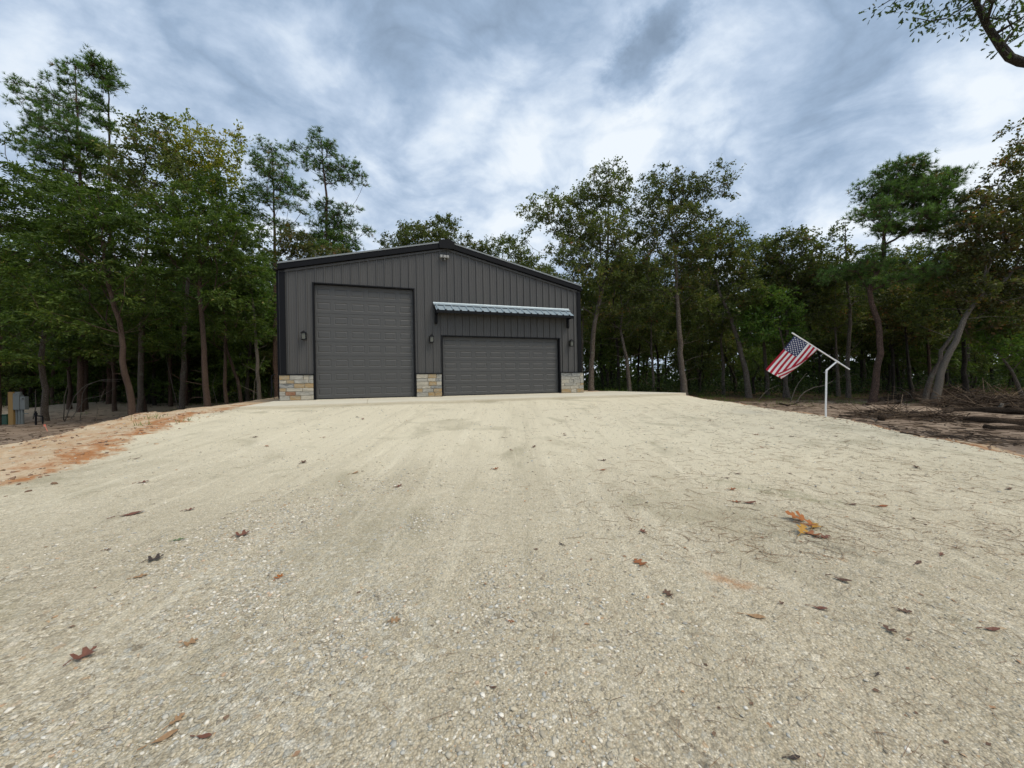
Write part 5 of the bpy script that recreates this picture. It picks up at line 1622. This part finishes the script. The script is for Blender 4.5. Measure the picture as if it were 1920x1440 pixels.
# ================================================================== dead wood, logs, brush
def stick(name, pts, rad, mat, label, cat, group=None, wob=0.1, n=8, parent=None):
    """a branch or log through world points, resting on the ground where it is laid"""
    P = np.array(pts, float)
    L = np.concatenate([[0], np.cumsum(np.linalg.norm(np.diff(P, axis=0), axis=1))])
    m = max(5, int(L[-1] / 0.25))
    tt = np.linspace(0, L[-1], m)
    Q = np.stack([np.interp(tt, L, P[:, k]) for k in range(3)], 1)
    rg = np.random.default_rng(int(abs(P[0, 0] * 97 + P[0, 1] * 31)) + 1)
    rr = np.interp(tt, np.linspace(0, L[-1], len(rad)), rad)
    Q[1:-1] += rg.normal(size=(m - 2, 3)) * rr[1:-1, None] * 0.25
    o0_ = Q[0].copy()
    V, Fq = tube_np(Q - o0_, rr, n, wob, 7)
    mb = MB(); mb.v = [tuple(p) for p in V.tolist()]; mb.f = [tuple(int(i) for i in f) for f in Fq]
    k = len(Q) - 1
    mb.f += [tuple(range(n - 1, -1, -1)), tuple(k * n + i for i in range(n))]
    mb.mi = [0] * len(mb.f)
    o = mb.build(name, mat, parent, smooth=True)
    o.location = tuple(o0_)
    if parent is None: tag(o, label, cat, group)
    return o

def gp(px, py, up=0.0):
    x, y, z = on_ground(px, py)
    return np.array([x, y, z + up])

LOG_K = 0.9
LOGS = [
    ([(1809, 789), (1850, 792), (1925, 798)], [0.10, 0.14, 0.13], 'dark mossy log at the lower edge of the brown dirt, nearest the gravel'),
    ([(1845, 803), (1885, 806), (1935, 808)], [0.08, 0.11, 0.11], 'half-buried log touching the lowest dark log'),
    ([(1772, 774), (1790, 769), (1840, 772), (1925, 777)], [0.07, 0.11, 0.14, 0.13], 'long thick fallen trunk lying in front of the short pale stump'),
    ([(1626, 760), (1660, 758), (1700, 754), (1738, 751)], [0.06, 0.10, 0.12, 0.09], 'low weathered log at the foot of the crooked pine'),
    ([(1652, 789), (1672, 783), (1700, 779), (1745, 776)], [0.13, 0.11, 0.09, 0.05], 'torn root log with reddish broken end by the gravel edge'),
    ([(1738, 755), (1790, 750), (1850, 757), (1905, 765)], [0.06, 0.10, 0.11, 0.07], 'brown log under the brush pile at the feet of the leaning oaks'),
]
for pts, rad, lab in LOGS:
    rad = [r * LOG_K for r in rad]
    stick('fallen_log', [gp(x, y, r * 0.65) for (x, y), r in zip(pts, np.interp(np.linspace(0, 1, len(pts)), np.linspace(0, 1, len(rad)), rad))], rad, M['deadwood'], lab, 'log', 'logs left by the clearing', wob=0.3, n=10)
b = gp(1875, 772)
stick('tree_stump', [b, b + [0.03, 0, 0.16], b + [0.10, 0, 0.33]], [0.07, 0.06, 0.05], M['greywood'], 'short pale broken stump sticking up behind the dark logs', 'stump')
STICKS = [
    ([(1618, 783), (1644, 790)], 0.035, M['greywood'], 'pale stick lying by the reddish root log'),
    ([(1700, 781), (1736, 788)], 0.028, M['greywood'], 'straight pale stick lying east of the root log'),
    ([(1574, 780), (1602, 783)], 0.035, M['deadwood'], 'dark stick lying beside the foot of the flag stand'),
    ([(1688, 812), (1725, 818)], 0.02, M['deadwood'], 'thin stick resting on the gravel edge below the logs'),
    ([(1745, 790), (1765, 786)], 0.025, M['greywood'], 'short pale stick among the dug dirt'),
    ([(1556, 762), (1572, 768)], 0.02, M['deadwood'], 'small dark stick in the dirt behind the flag stand'),
    ([(1462, 757), (1478, 762), (1490, 758), (1500, 754)], 0.04, M['deadwood'], 'forked dark root in the dirt under the flag'),
    ([(1820, 762), (1843, 765)], 0.03, M['greywood'], 'bright split stick on the log ridge'),
]
for pts, r_, mat, lab in STICKS:
    stick('dead_stick', [gp(x, y, r_ * 0.8) for x, y in pts], [r_, r_ * 0.7], mat, lab, 'stick', 'sticks scattered over the dug dirt', n=6)
# bare branches at the woods' edge: (pixels, depth)
BARE = [
    ([(1490, 752), (1505, 738), (1520, 728), (1548, 722), (1562, 714)], 22, 0.030, 'bare grey branch lying low behind the flag stand'),
    ([(1480, 730), (1493, 724), (1502, 712), (1512, 700)], 23, 0.028, 'pale bare branch slanting up behind the flag stand'),
    ([(1420, 734), (1440, 730), (1462, 722)], 24, 0.022, 'thin green-grey branch low under the flag'),
    ([(120, 772), (140, 742), (160, 722), (190, 712), (235, 711)], 20, 0.022, 'thin arching stem joining the foremost leaning trunk'),
    ([(150, 768), (155, 735), (165, 722), (185, 714), (225, 715)], 20.5, 0.018, 'second arching stem, inside the larger bare arch'),
    ([(119, 770), (121, 742), (127, 722)], 21, 0.028, 'short white dead sapling between the pale trunk and the arching stems'),
    ([(62, 772), (68, 755), (66, 742), (67, 730)], 23, 0.030, 'crooked pale sapling just east of the meter boxes'),
    ([(181, 794), (182, 765), (190, 745), (196, 730)], 18, 0.014, 'thin upright stem behind the clay bank'),
    ([(130, 752), (160, 748), (190, 742), (225, 722)], 21, 0.016, 'long low bare twig crossing the dark gap'),
    ([(475, 742), (478, 715), (486, 690), (497, 668)], 21, 0.022, 'curved pale vine rising beside the garage west corner'),
    ([(335, 745), (318, 700), (310, 660)], 24, 0.022, 'bare stem leaning behind the straight reddish trunk'),
    ([(410, 742), (398, 722), (405, 700)], 24, 0.02, 'short bare stem east of the straight reddish trunk'),
    ([(1716, 750), (1706, 738), (1690, 728), (1670, 724)], 23, 0.022, 'bare arching twig between the crooked pine and the leaning oaks'),
]
for pts, d, r_, lab in BARE:
    P_ = [at(x, y, d) for x, y in pts]
    P_[0][2] = th(P_[0][0], P_[0][1]) - 0.03
    o = stick('bare_branch', P_, [r_, r_ * 0.8, r_ * 0.4], M['greywood'], lab, 'branch', n=6, wob=0.05)
# brush piles
def brush_pile(name, cx, cy, rx, ry, h, n, seed, label=None):
    rg = np.random.default_rng(seed)
    a = rg.uniform(0, 6.28, n); rad = np.sqrt(rg.uniform(0, 1, n))
    x = cx + rad * rx * np.cos(a); y = cy + rad * ry * np.sin(a)
    z = terrain(x, y) + rg.uniform(0.0, 1, n) * h * (1 - rad ** 2) + 0.02
    d = rg.normal(size=(n, 3)) * np.array([1, 0.7, 0.22]); d /= np.linalg.norm(d, axis=1, keepdims=True)
    L = rg.uniform(0.25, 1.1, (n, 1)); P0 = np.column_stack([x, y, z]); c_ = np.array([cx, cy, 0])
    P1 = P0 + d * L
    P1[:, 2] = np.maximum(P1[:, 2], terrain(P1[:, 0], P1[:, 1]) + 0.01)
    r = rg.uniform(0.005, 0.02, n)
    V, F_ = seg_tubes(P0, P1, r, r * 0.5, 4)
    t = np.repeat(rg.uniform(0, 1, n), 4)
    return link(name, mesh_np(name, V, F_, M['litter'], tint=t))
for i, (px, py, rx, h, n) in enumerate(((1775, 750, 1.7, 0.9, 1300), (1838, 760, 2.0, 0.55, 1000), (1700, 752, 1.6, 0.45, 600), (1900, 768, 2.0, 0.55, 800), (1660, 782, 0.9, 0.25, 300), (1730, 785, 1.2, 0.2, 300))):
    x, y, z = on_ground(px, py)
    o = brush_pile('brush_heap', x, y, rx, 0.8, h, n, 60 + i)
    tag(o, kind='stuff')
# loose litter over the dug dirt
rgl = np.random.default_rng(91)
def litter(name, n, f, mat, lo, hi, rlo, rhi, flat=0.12):
    xy = []
    while len(xy) < n:
        x, y = f()
        xy.append((x, y))
    xy = np.array(xy)
    z = terrain(xy[:, 0], xy[:, 1]) + 0.006
    n = len(xy)
    a = rgl.uniform(0, 6.28, n)
    d = np.column_stack([np.cos(a), np.sin(a), rgl.normal(size=n) * flat * 0.4])
    L = rgl.uniform(lo, hi, (n, 1))
    P0 = np.column_stack([xy, z]); P2 = P0 + d * L
    bendv = np.column_stack([-np.sin(a), np.cos(a), np.zeros(n)]) * L * rgl.normal(size=(n, 1)) * 0.13
    P1 = (P0 + P2) / 2 + bendv
    for P_ in (P1, P2):
        P_[:, 2] = np.maximum(P_[:, 2], terrain(P_[:, 0], P_[:, 1]) + 0.004)
    r = rgl.uniform(rlo, rhi, n)
    V1, F1 = seg_tubes(P0, P1, r, r, 3); V2, F2 = seg_tubes(P1, P2, r, r * 0.6, 3)
    t = rgl.uniform(0, 1, n)
    o = link(name, mesh_np(name, np.concatenate([V1, V2]), np.concatenate([F1, F2 + len(V1)]), mat, tint=np.concatenate([np.repeat(t, 3), np.repeat(t, 3)])))
    tag(o, kind='stuff')
def f_dirt():
    while True:
        y = rgl.uniform(7, 27); x = rgl.uniform(7.5, 1.45 * y)
        if sdist(PAD, np.array([x]), np.array([y]))[0] < -0.3: return x, y
litter('twig_litter', 2300, f_dirt, M['litter'], 0.06, 0.55, 0.004, 0.016)
def f_west():
    while True:
        y = rgl.uniform(12, 31); x = rgl.uniform(-1.45 * y, -9)
        if sdist(PAD, np.array([x]), np.array([y]))[0] < -0.3: return x, y
litter('twig_litter', 900, f_west, M['litter'], 0.08, 0.4, 0.004, 0.012)
def f_drive():
    while True:
        y = 1.1 + 12.5 * rgl.random() ** 1.5
        x = rgl.uniform(-1.35, 1.35) * y
        w = 0.22 + 0.78 * sstep(-0.3, 0.7, x / y)
        if rgl.random() > w: continue
        if sdist(GRAVEL, np.array([x]), np.array([y]))[0] < 0.05: continue
        t = (x - CX) * NT[0] + (y - CY) * NT[1]
        if t < 4.2: continue
        return x, y
litter('pine_needles', 1500, f_drive, M['needle'], 0.05, 0.15, 0.0006, 0.0012, 0.05)
def f_east():
    while True:
        y = rgl.uniform(3.0, 12.5); x = rgl.uniform(-0.1, 1.3) * y
        if rgl.random() > sstep(-0.1, 0.8, x / y) * (0.35 + 0.8 * max(0, vnoise(x * 0.9, y * 0.9, 55))): continue
        if sdist(GRAVEL, np.array([x]), np.array([y]))[0] < 0.05: continue
        t = (x - CX) * NT[0] + (y - CY) * NT[1]
        if t < 4.2: continue
        return x, y
litter('pine_needles', 2200, f_east, M['needle'], 0.07, 0.20, 0.0009, 0.0019, 0.05)

# ================================================================== loose stones of the driveway
def pebbles(name, n, fsel, smin, smax, seed):
    rg = np.random.default_rng(seed)
    t = (1 + 5 ** 0.5) / 2
    iv = np.array([(-1, t, 0), (1, t, 0), (-1, -t, 0), (1, -t, 0), (0, -1, t), (0, 1, t), (0, -1, -t), (0, 1, -t), (t, 0, -1), (t, 0, 1), (-t, 0, -1), (-t, 0, 1)], float)
    iv /= np.linalg.norm(iv[0])
    fi = np.array([(0, 11, 5), (0, 5, 1), (0, 1, 7), (0, 7, 10), (0, 10, 11), (1, 5, 9), (5, 11, 4), (11, 10, 2), (10, 7, 6), (7, 1, 8), (3, 9, 4), (3, 4, 2), (3, 2, 6), (3, 6, 8), (3, 8, 9), (4, 9, 5), (2, 4, 11), (6, 2, 10), (8, 6, 7), (9, 8, 1)])
    x, y = fsel(rg, n)
    n = len(x)
    s = smin + (smax - smin) * rg.random(n) ** 3.2
    sc = np.column_stack([s * rg.uniform(0.8, 1.35, n), s * rg.uniform(0.6, 1.0, n), s * rg.uniform(0.28, 0.5, n)]) / 2
    a = rg.uniform(0, 6.28, n)
    jit = 1 + rg.uniform(-0.36, 0.30, (n, 12, 1))
    L = iv[None] * jit * sc[:, None, :]
    tilt = rg.normal(size=n) * 0.25
    c, s_ = np.cos(tilt)[:, None], np.sin(tilt)[:, None]
    Lx = L[..., 0] * c - L[..., 2] * s_; Lz = L[..., 0] * s_ + L[..., 2] * c
    c, s_ = np.cos(a)[:, None], np.sin(a)[:, None]
    X = Lx * c - L[..., 1] * s_ + x[:, None]; Y = Lx * s_ + L[..., 1] * c + y[:, None]
    Z = Lz + (terrain(x, y) + sc[:, 2] * 0.15)[:, None]
    V = np.stack([X, Y, Z], -1).reshape(-1, 3)
    fi = fi[iv[fi].mean(1)[:, 2] > -0.55]
    F_ = (fi[None] + (np.arange(n) * 12)[:, None, None]).reshape(-1, 3)
    o = link(name, mesh_np(name, V, F_, M['pebble'], tint=np.repeat(rg.random(n), len(fi))))
    tag(o, kind='stuff')
def near_sel(rg, n):
    y = 1.0 + 6.0 * rg.random(n * 4) ** 1.9
    x = rg.uniform(-1.4, 1.4, n * 4) * (y + 0.3)
    # coarser stone lies in patches
    w = 0.35 + 0.65 * sstep(-0.1, 0.35, fbm(x * 0.9, y * 0.9, 70, 3) + 0.28 * np.exp(-((x + 1.0) / 1.3) ** 2) - 0.10)
    t = (x - CX) * NT[0] + (y - CY) * NT[1]
    k = (rg.random(len(x)) < w) & (sdist(GRAVEL, x, y) > 0.05) & (t > 4.3)
    return x[k][:n], y[k][:n]
pebbles('gravel', 12000, near_sel, 0.006, 0.026, 71)
def patch_sel(rg, n):
    x = rg.normal(size=n * 5) * 0.85 - 1.25; y = 2.5 + rg.normal(size=n * 5) * 1.1
    x = x - (y - 2.5) * 0.22
    w = sstep(-0.25, 0.25, fbm(x * 1.3, y * 1.3, 88, 3) + 0.12)
    k = (rg.random(len(x)) < w) & (y > 1.0) & (sdist(GRAVEL, x, y) > 0.1)
    x, y = x[k], y[k]; o_ = rg.permutation(len(x))[:n]
    return x[o_], y[o_]
pebbles('gravel', 21000, patch_sel, 0.008, 0.032, 73)
def mid_sel(rg, n):
    y = rg.uniform(4.5, 12, n * 3); x = rg.uniform(-9, 9, n * 3)
    t = (x - CX) * NT[0] + (y - CY) * NT[1]
    k = (sdist(PAD, x, y) > 0.0) & (t > 4.3)
    return x[k][:n], y[k][:n]
pebbles('gravel', 5500, mid_sel, 0.010, 0.045, 72)

# clods along the edges of the pad
M['clod'] = tinted_mat("dirt_clods", [(0.0, (0.12, 0.075, 0.05)), (0.5, (0.26, 0.17, 0.11)), (0.8, (0.44, 0.26, 0.14)), (1.0, (0.56, 0.47, 0.34))], 0.95, 25.0)
def clod_sel(rg, n):
    x = rg.uniform(-13, 11, n * 30); y = rg.uniform(3, 24, n * 30)
    dp_ = sdist(PAD, x, y); dg_ = sdist(GRAVEL, x, y)
    t = (x - CX) * NT[0] + (y - CY) * NT[1]
    w = np.exp(-((dp_ + 0.1) / 0.35) ** 2) + 0.5 * (x < 0) * np.exp(-((dg_ + 0.15) / 0.35) ** 2) + 0.12 * (x < 0) * (dg_ < 0) * (dp_ > 0)
    k = (rg.random(len(x)) < w) & ((t > 4.3) | (dp_ < 0)) & ~((t < 0) & (dp_ > -0.2))
    return x[k][:n], y[k][:n]
mk = M['pebble']; M['pebble'] = M['clod']
pebbles('dirt_clods', 3200, clod_sel, 0.015, 0.075, 74)
M['pebble'] = mk

# ================================================================== fallen leaves on the driveway, each one its own thing
def leaf_color(name, c):
    m, g = new_mat(name)
    P = g.n('ShaderNodeTexCoord').outputs['Object']
    n = g.noise(P, 60, 4, 0.65)
    col = g.mix(n, tuple(x * 0.55 for x in c), tuple(min(1, x * 1.35) for x in c))
    principled(g, col, 0.6, spec=0.35, normal=bump(g, n, 0.3, 0.002))
    return m
LC = {'rust': leaf_color('leaf_rust_fallen', (0.27, 0.10, 0.035)), 'red': leaf_color('leaf_redbrown', (0.17, 0.07, 0.042)), 'brown': leaf_color('leaf_brown', (0.12, 0.065, 0.04)),
      'tan': leaf_color('leaf_tan', (0.33, 0.20, 0.10)), 'orange': leaf_color('leaf_orange', (0.34, 0.115, 0.02)), 'yellow': leaf_color('leaf_yellow_fallen', (0.40, 0.21, 0.025)),
      'green': leaf_color('leaf_green_fallen', (0.14, 0.19, 0.08)), 'dark': leaf_color('leaf_dark', (0.055, 0.04, 0.032))}
OUTL = {
    'oak': [(-.02, .012), (.10, .03), (.20, .17), (.30, .20), (.34, .09), (.46, .10), (.55, .30), (.68, .31), (.66, .12), (.76, .12), (.86, .20), (.93, .12), (1.0, .0)],
    'star': [(-.02, .012), (.12, .03), (.16, .20), (.10, .42), (.24, .40), (.34, .16), (.46, .14), (.60, .46), (.74, .42), (.66, .12), (.80, .10), (.88, .16), (1.0, .0)],
    'long': [(-.02, .008), (.10, .02), (.25, .09), (.40, .12), (.55, .135), (.70, .16), (.82, .15), (.92, .09), (1.0, .0)],
}
def fallen_leaf(px, py, size, shape, colr, ang, curl, label, group='dead leaves scattered on the driveway', up=0.004, tilt=0.0):
    x, y, z = on_ground(px, py)
    half = OUTL[shape]; size *= 0.82
    out = half + [(a, -b * 0.9) for a, b in half[-2::-1]]
    rg = random.Random(int(px * 13 + py))
    def zc(a, b):
        return curl * (abs(b) * 0.45 + 0.8 * (a - 0.45) ** 2) + 0.02 * math.sin(a * 11 + b * 9)
    rows = []
    mids = [(a, 0.0) for a, _ in half]
    vs = []; fs = []
    def pt(a, b):
        q = (a - 0.5) * size; w = b * size
        return (q, w, zc(a, b) * size)
    n = len(half)
    for (a, b) in half: vs.append(pt(a, b + rg.uniform(-.015, .015)))
    for (a, b) in mids: vs.append(pt(a, 0.0))
    for (a, b) in half: vs.append(pt(a, -b * 0.92 + rg.uniform(-.015, .015)))
    for i in range(n - 1):
        fs.append((i + n, i + n + 1, i + 1, i)); fs.append((i + 2 * n, i + 2 * n + 1, i + n + 1, i + n))
    zmin = min(v[2] for v in vs)
    vs = [(a, b, c - zmin) for a, b, c in vs]
    mb = MB(); mb.add(vs, fs)
    mb.tube([(-0.5 * size, 0, vs[n][2]), (-0.62 * size, 0.02 * size, vs[n][2] * 0.6), (-0.78 * size, 0.05 * size, 0.002)], 0.0018 + size * 0.006, 5)
    o = mb.build('fallen_leaf', LC[colr])
    e = 0.05
    gx = (th(x + e, y) - th(x - e, y)) / (2 * e); gy = (th(x, y + e) - th(x, y - e)) / (2 * e)
    nn = Vector((-gx, -gy, 1)).normalized()
    o.matrix_world = Matrix.Translation((x, y, z + up)) @ nn.to_track_quat('Z', 'Y').to_matrix().to_4x4() @ Matrix.Rotation(tilt, 4, 'X') @ Matrix.Rotation(ang, 4, 'Z')
    tag(o, label, 'leaf', group)
    return o
T = fallen_leaf
CL = 'leaves caught together in the clump'
T(1491, 975, .22, 'oak', 'orange', 2.3, .3, 'large rusty leaf at the far tip of the orange clump', CL, .03, tilt=.4)
T(1507, 982, .22, 'oak', 'orange', 1.9, .5, 'rusty lobed leaf standing in the middle of the orange clump', CL, .04, tilt=.55)
T(1503, 1000, .20, 'oak', 'yellow', 0.4, .3, 'yellow-ochre leaf at the near side of the orange clump', CL, .03, tilt=.5)
T(1527, 989, .20, 'oak', 'yellow', -0.5, .3, 'pale yellow leaf lying under the orange clump', CL, .008)
T(1522, 1003, .16, 'star', 'rust', 1.2, .6, 'pinkish brown lobed leaf at the foot of the orange clump', CL)
T(1545, 1009, .15, 'oak', 'red', -0.4, .5, 'separate red-brown leaf just east of the orange clump', CL)
T(1516, 992, .18, 'long', 'rust', -0.5, .4, 'narrow orange leaf across the clump', CL, .035)
T(1382, 889, .13, 'long', 'brown', -.5, .6, 'dark narrow leaf farthest up the mossy scrape')
T(1372, 919, .13, 'oak', 'rust', -.3, .8, 'curled rust leaf west of the mossy scrape')
T(1380, 942, .12, 'oak', 'rust', -.4, .5, 'pale rust leaf below the mossy scrape')
T(1404, 944, .18, 'long', 'red', -.15, .6, 'long curled leaf casting a dark edge below the mossy scrape')
T(1578, 1089, .14, 'long', 'brown', -.6, .7, 'brown wavy leaf south of the orange clump')
T(268, 905, .14, 'oak', 'red', .3, .5, 'red-brown leaf near the orange clay seam')
T(244, 966, .24, 'long', 'red', .35, .3, 'long thin red-brown leaf lying like a stick')
T(355, 957, .11, 'oak', 'red', .5, .6, 'small folded red leaf east of the stick-like leaf')
T(455, 1004, .13, 'star', 'red', .1, .8, 'large curled star-shaped leaf with upturned points')
T(292, 1050, .12, 'star', 'dark', .3, .9, 'crumpled dark leaf on the coarse stones')
T(334, 1013, .10, 'oak', 'green', .1, .3, 'small grey-green leaf on the coarse stones')
T(524, 1083, .075, 'star', 'orange', 1.3, .5, 'small bright orange leaf on the coarse gravel')
T(159, 1231, .12, 'star', 'red', .6, .8, 'big red-brown leaf lowest on the west side')
T(262, 1082, .10, 'oak', 'tan', .3, .2, 'flat pale tan leaf half sunk in stones')
T(358, 1206, .08, 'star', 'tan', .6, .3, 'tan leaf pressed into the coarse gravel')
T(306, 1386, .12, 'long', 'tan', .9, .2, 'long orange-tan leaf near the lower edge')
T(331, 1352, .08, 'oak', 'tan', 1.0, .3, 'tan scrap just above the long orange-tan leaf')
T(381, 1383, .085, 'long', 'red', .1, .3, 'pinkish narrow leaf beside the long orange-tan leaf')
T(201, 1032, .06, 'oak', 'brown', .2, .6, 'tiny brown leaf west of the coarse stones')
T(255, 861, .13, 'long', 'brown', .3, .7, 'brown leaf beside the clay shoulder, farthest up')
T(569, 868, .13, 'star', 'brown', 1.0, .8, 'dark brown leaf standing on the pale gravel below the apron')
T(665, 888, .14, 'long', 'tan', .3, .7, 'tan curled leaf in the middle distance')
T(747, 913, .11, 'oak', 'red', .4, .7, 'red leaf in line with the tall door')
T(929, 880, .12, 'oak', 'rust', .1, .7, 'rust leaf in line with the wide door')
T(1131, 864, .12, 'oak', 'brown', -.2, .7, 'brown leaf farthest up, in line with the garage east corner')
T(1129, 882, .15, 'long', 'rust', 0, .3, 'flat rust leaf just below the farthest brown leaf')
T(1206, 998, .085, 'star', 'red', 1.5, .8, 'small dark red folded leaf in mid driveway')
T(1199, 1056, .125, 'star', 'rust', 1.55, .35, 'rust star-shaped leaf lying flat in mid driveway')
T(1252, 1114, .085, 'star', 'brown', 1.5, .5, 'brown lobed leaf below the rust star-shaped leaf')
T(958, 1167, .05, 'oak', 'rust', -.5, .7, 'tiny rust scrap in mid driveway')
T(1053, 1022, .06, 'oak', 'dark', 1.5, .8, 'tiny dark curled leaf beside a thin needle')
T(924, 1291, .05, 'long', 'brown', -.4, .7, 'tiny brown bud-like leaf near the lower middle')
T(741, 1164, .07, 'star', 'tan', .3, .2, 'ochre leaf fragment pressed into the gravel')
T(1718, 877, .12, 'star', 'brown', 1.0, .8, 'dark brown upright leaf on the needle-strewn gravel')
T(1653, 950, .17, 'long', 'rust', -.1, .3, 'flat rust leaf farther up than the orange clump')
T(1598, 947, .12, 'long', 'brown', -.1, .5, 'dull brown leaf close to the flat rust leaf')
T(1415, 1157, .145, 'long', 'tan', -.62, .25, 'long tan leaf lying diagonally in the near driveway')
T(1536, 1142, .11, 'long', 'red', -.25, .6, 'thin curled red-brown leaf with a long stalk')
T(1465, 1133, .05, 'oak', 'brown', -.4, .7, 'tiny brown leaf above the long tan leaf')
T(1667, 1183, .10, 'oak', 'brown', -1.0, .8, 'crumpled brown leaf with its stalk pointing down')
T(1858, 1182, .11, 'long', 'red', -.3, .6, 'red-brown leaf at the end of a long twig')
T(1695, 1147, .09, 'oak', 'brown', -.4, .5, 'dull brown leaf above the crumpled brown leaf')
T(1721, 1057, .11, 'long', 'brown', .0, .5, 'brown leaf amid fine needles near the east side')
T(1765, 1041, .08, 'oak', 'red', .3, .6, 'small red-brown leaf, upper neighbour of the needle tangle')
T(1892, 918, .12, 'oak', 'brown', .0, .6, 'brown leaf at the far east side of the gravel')
T(1487, 1423, .07, 'long', 'dark', -.7, .5, 'dark grey leaf scrap at the very bottom')
T(1645, 1266, .04, 'oak', 'dark', .2, .6, 'tiny dark scrap low on the east side')
T(1362, 897, .10, 'long', 'brown', -.4, .5, 'small brown leaf at the upper end of the mossy scrape')
# crumbs of leaf and bark, and grass along the edges
def crumbs(name, xy, size, mat, seed, up=0.004, flat=0.25):
    rg = np.random.default_rng(seed); n = len(xy)
    p = np.column_stack([xy, terrain(xy[:, 0], xy[:, 1]) + up])
    a = rg.uniform(0, 6.28, n)
    ax = np.column_stack([np.cos(a), np.sin(a), rg.normal(size=n) * 0.1])
    V, F_ = scatter(LEAF[0], LEAF[1], p, frames(ax, rg.normal(size=n) * flat), rg.uniform(0.4, 1.5, n) * size)
    o = link(name, mesh_np(name, V, F_, mat, tint=np.repeat(rg.uniform(0, 1, n), 2)))
    tag(o, kind='stuff')
rgc = np.random.default_rng(23)
crumbs('leaf_crumbs', np.array([f_east() if rgc.random() < 0.65 else f_drive() for _ in range(700)]), 0.026, M['clod'], 1)
crumbs('leaf_litter', np.array([f_dirt() for _ in range(900)] + [f_west() for _ in range(900)]), 0.085, M['litter'], 2, 0.01, 0.5)
def grass(name, centres, per, h, spread, seed):
    rg = np.random.default_rng(seed)
    c = np.repeat(np.array(centres), per, 0); n = len(c)
    xy = c + rg.normal(size=(n, 2)) * spread
    z = terrain(xy[:, 0], xy[:, 1]); a = rg.uniform(0, 6.28, n); H = rg.uniform(0.4, 1.2, n) * h
    lean = rg.normal(size=(n, 2)) * H[:, None] * 0.45
    w = 0.006
    A = np.column_stack([xy[:, 0] + w * np.cos(a), xy[:, 1] + w * np.sin(a), z - 0.01]); B = np.column_stack([xy[:, 0] - w * np.cos(a), xy[:, 1] - w * np.sin(a), z - 0.01])
    C_ = np.column_stack([xy + lean, z + H])
    V = np.stack([A, B, C_], 1).reshape(-1, 3)
    o = link(name, mesh_np(name, V, np.arange(3 * n).reshape(-1, 3), GRN, tint=rg.uniform(0.2, 1, n)))
    tag(o, kind='stuff')
edge_pts = []
while len(edge_pts) < 260:
    x = rgc.uniform(-26, 26); y = rgc.uniform(20, 31)
    if -15 < x < 5: continue
    if y < 24 and x < 0: continue
    edge_pts.append((x, y))
grass('grass_tufts', edge_pts, 18, 0.22, 0.18, 5)
grass('weeds', [on_ground(*p)[:2] for p in ((275, 786), (262, 798), (300, 782), (330, 770), (1440, 744), (1425, 741), (1450, 746), (1405, 743), (120, 770), (1330, 738), (350, 790))], 16, 0.12, 0.10, 6)
rgf = np.random.default_rng(19)
k = 0
while k < 26:
    px, py = rgf.uniform(420, 1700), rgf.uniform(775, 850)
    x, y, z = on_ground(px, py)
    if sdist(GRAVEL, np.array([x]), np.array([y]))[0] < 0.2 or y > 12: continue
    if (x - CX) * NT[0] + (y - CY) * NT[1] < 4.3: continue
    T(px, py, float(rgf.uniform(.07, .13)), ['oak', 'star', 'long'][rgf.integers(3)], ['red', 'brown', 'rust'][rgf.integers(3)], float(rgf.uniform(0, 6.28)), float(rgf.uniform(.4, .9)),
      'tiny dead leaf on the pale gravel close to the apron', 'tiny leaves near the apron')
    k += 1
print("tree tris", TREE_TRIS[0])
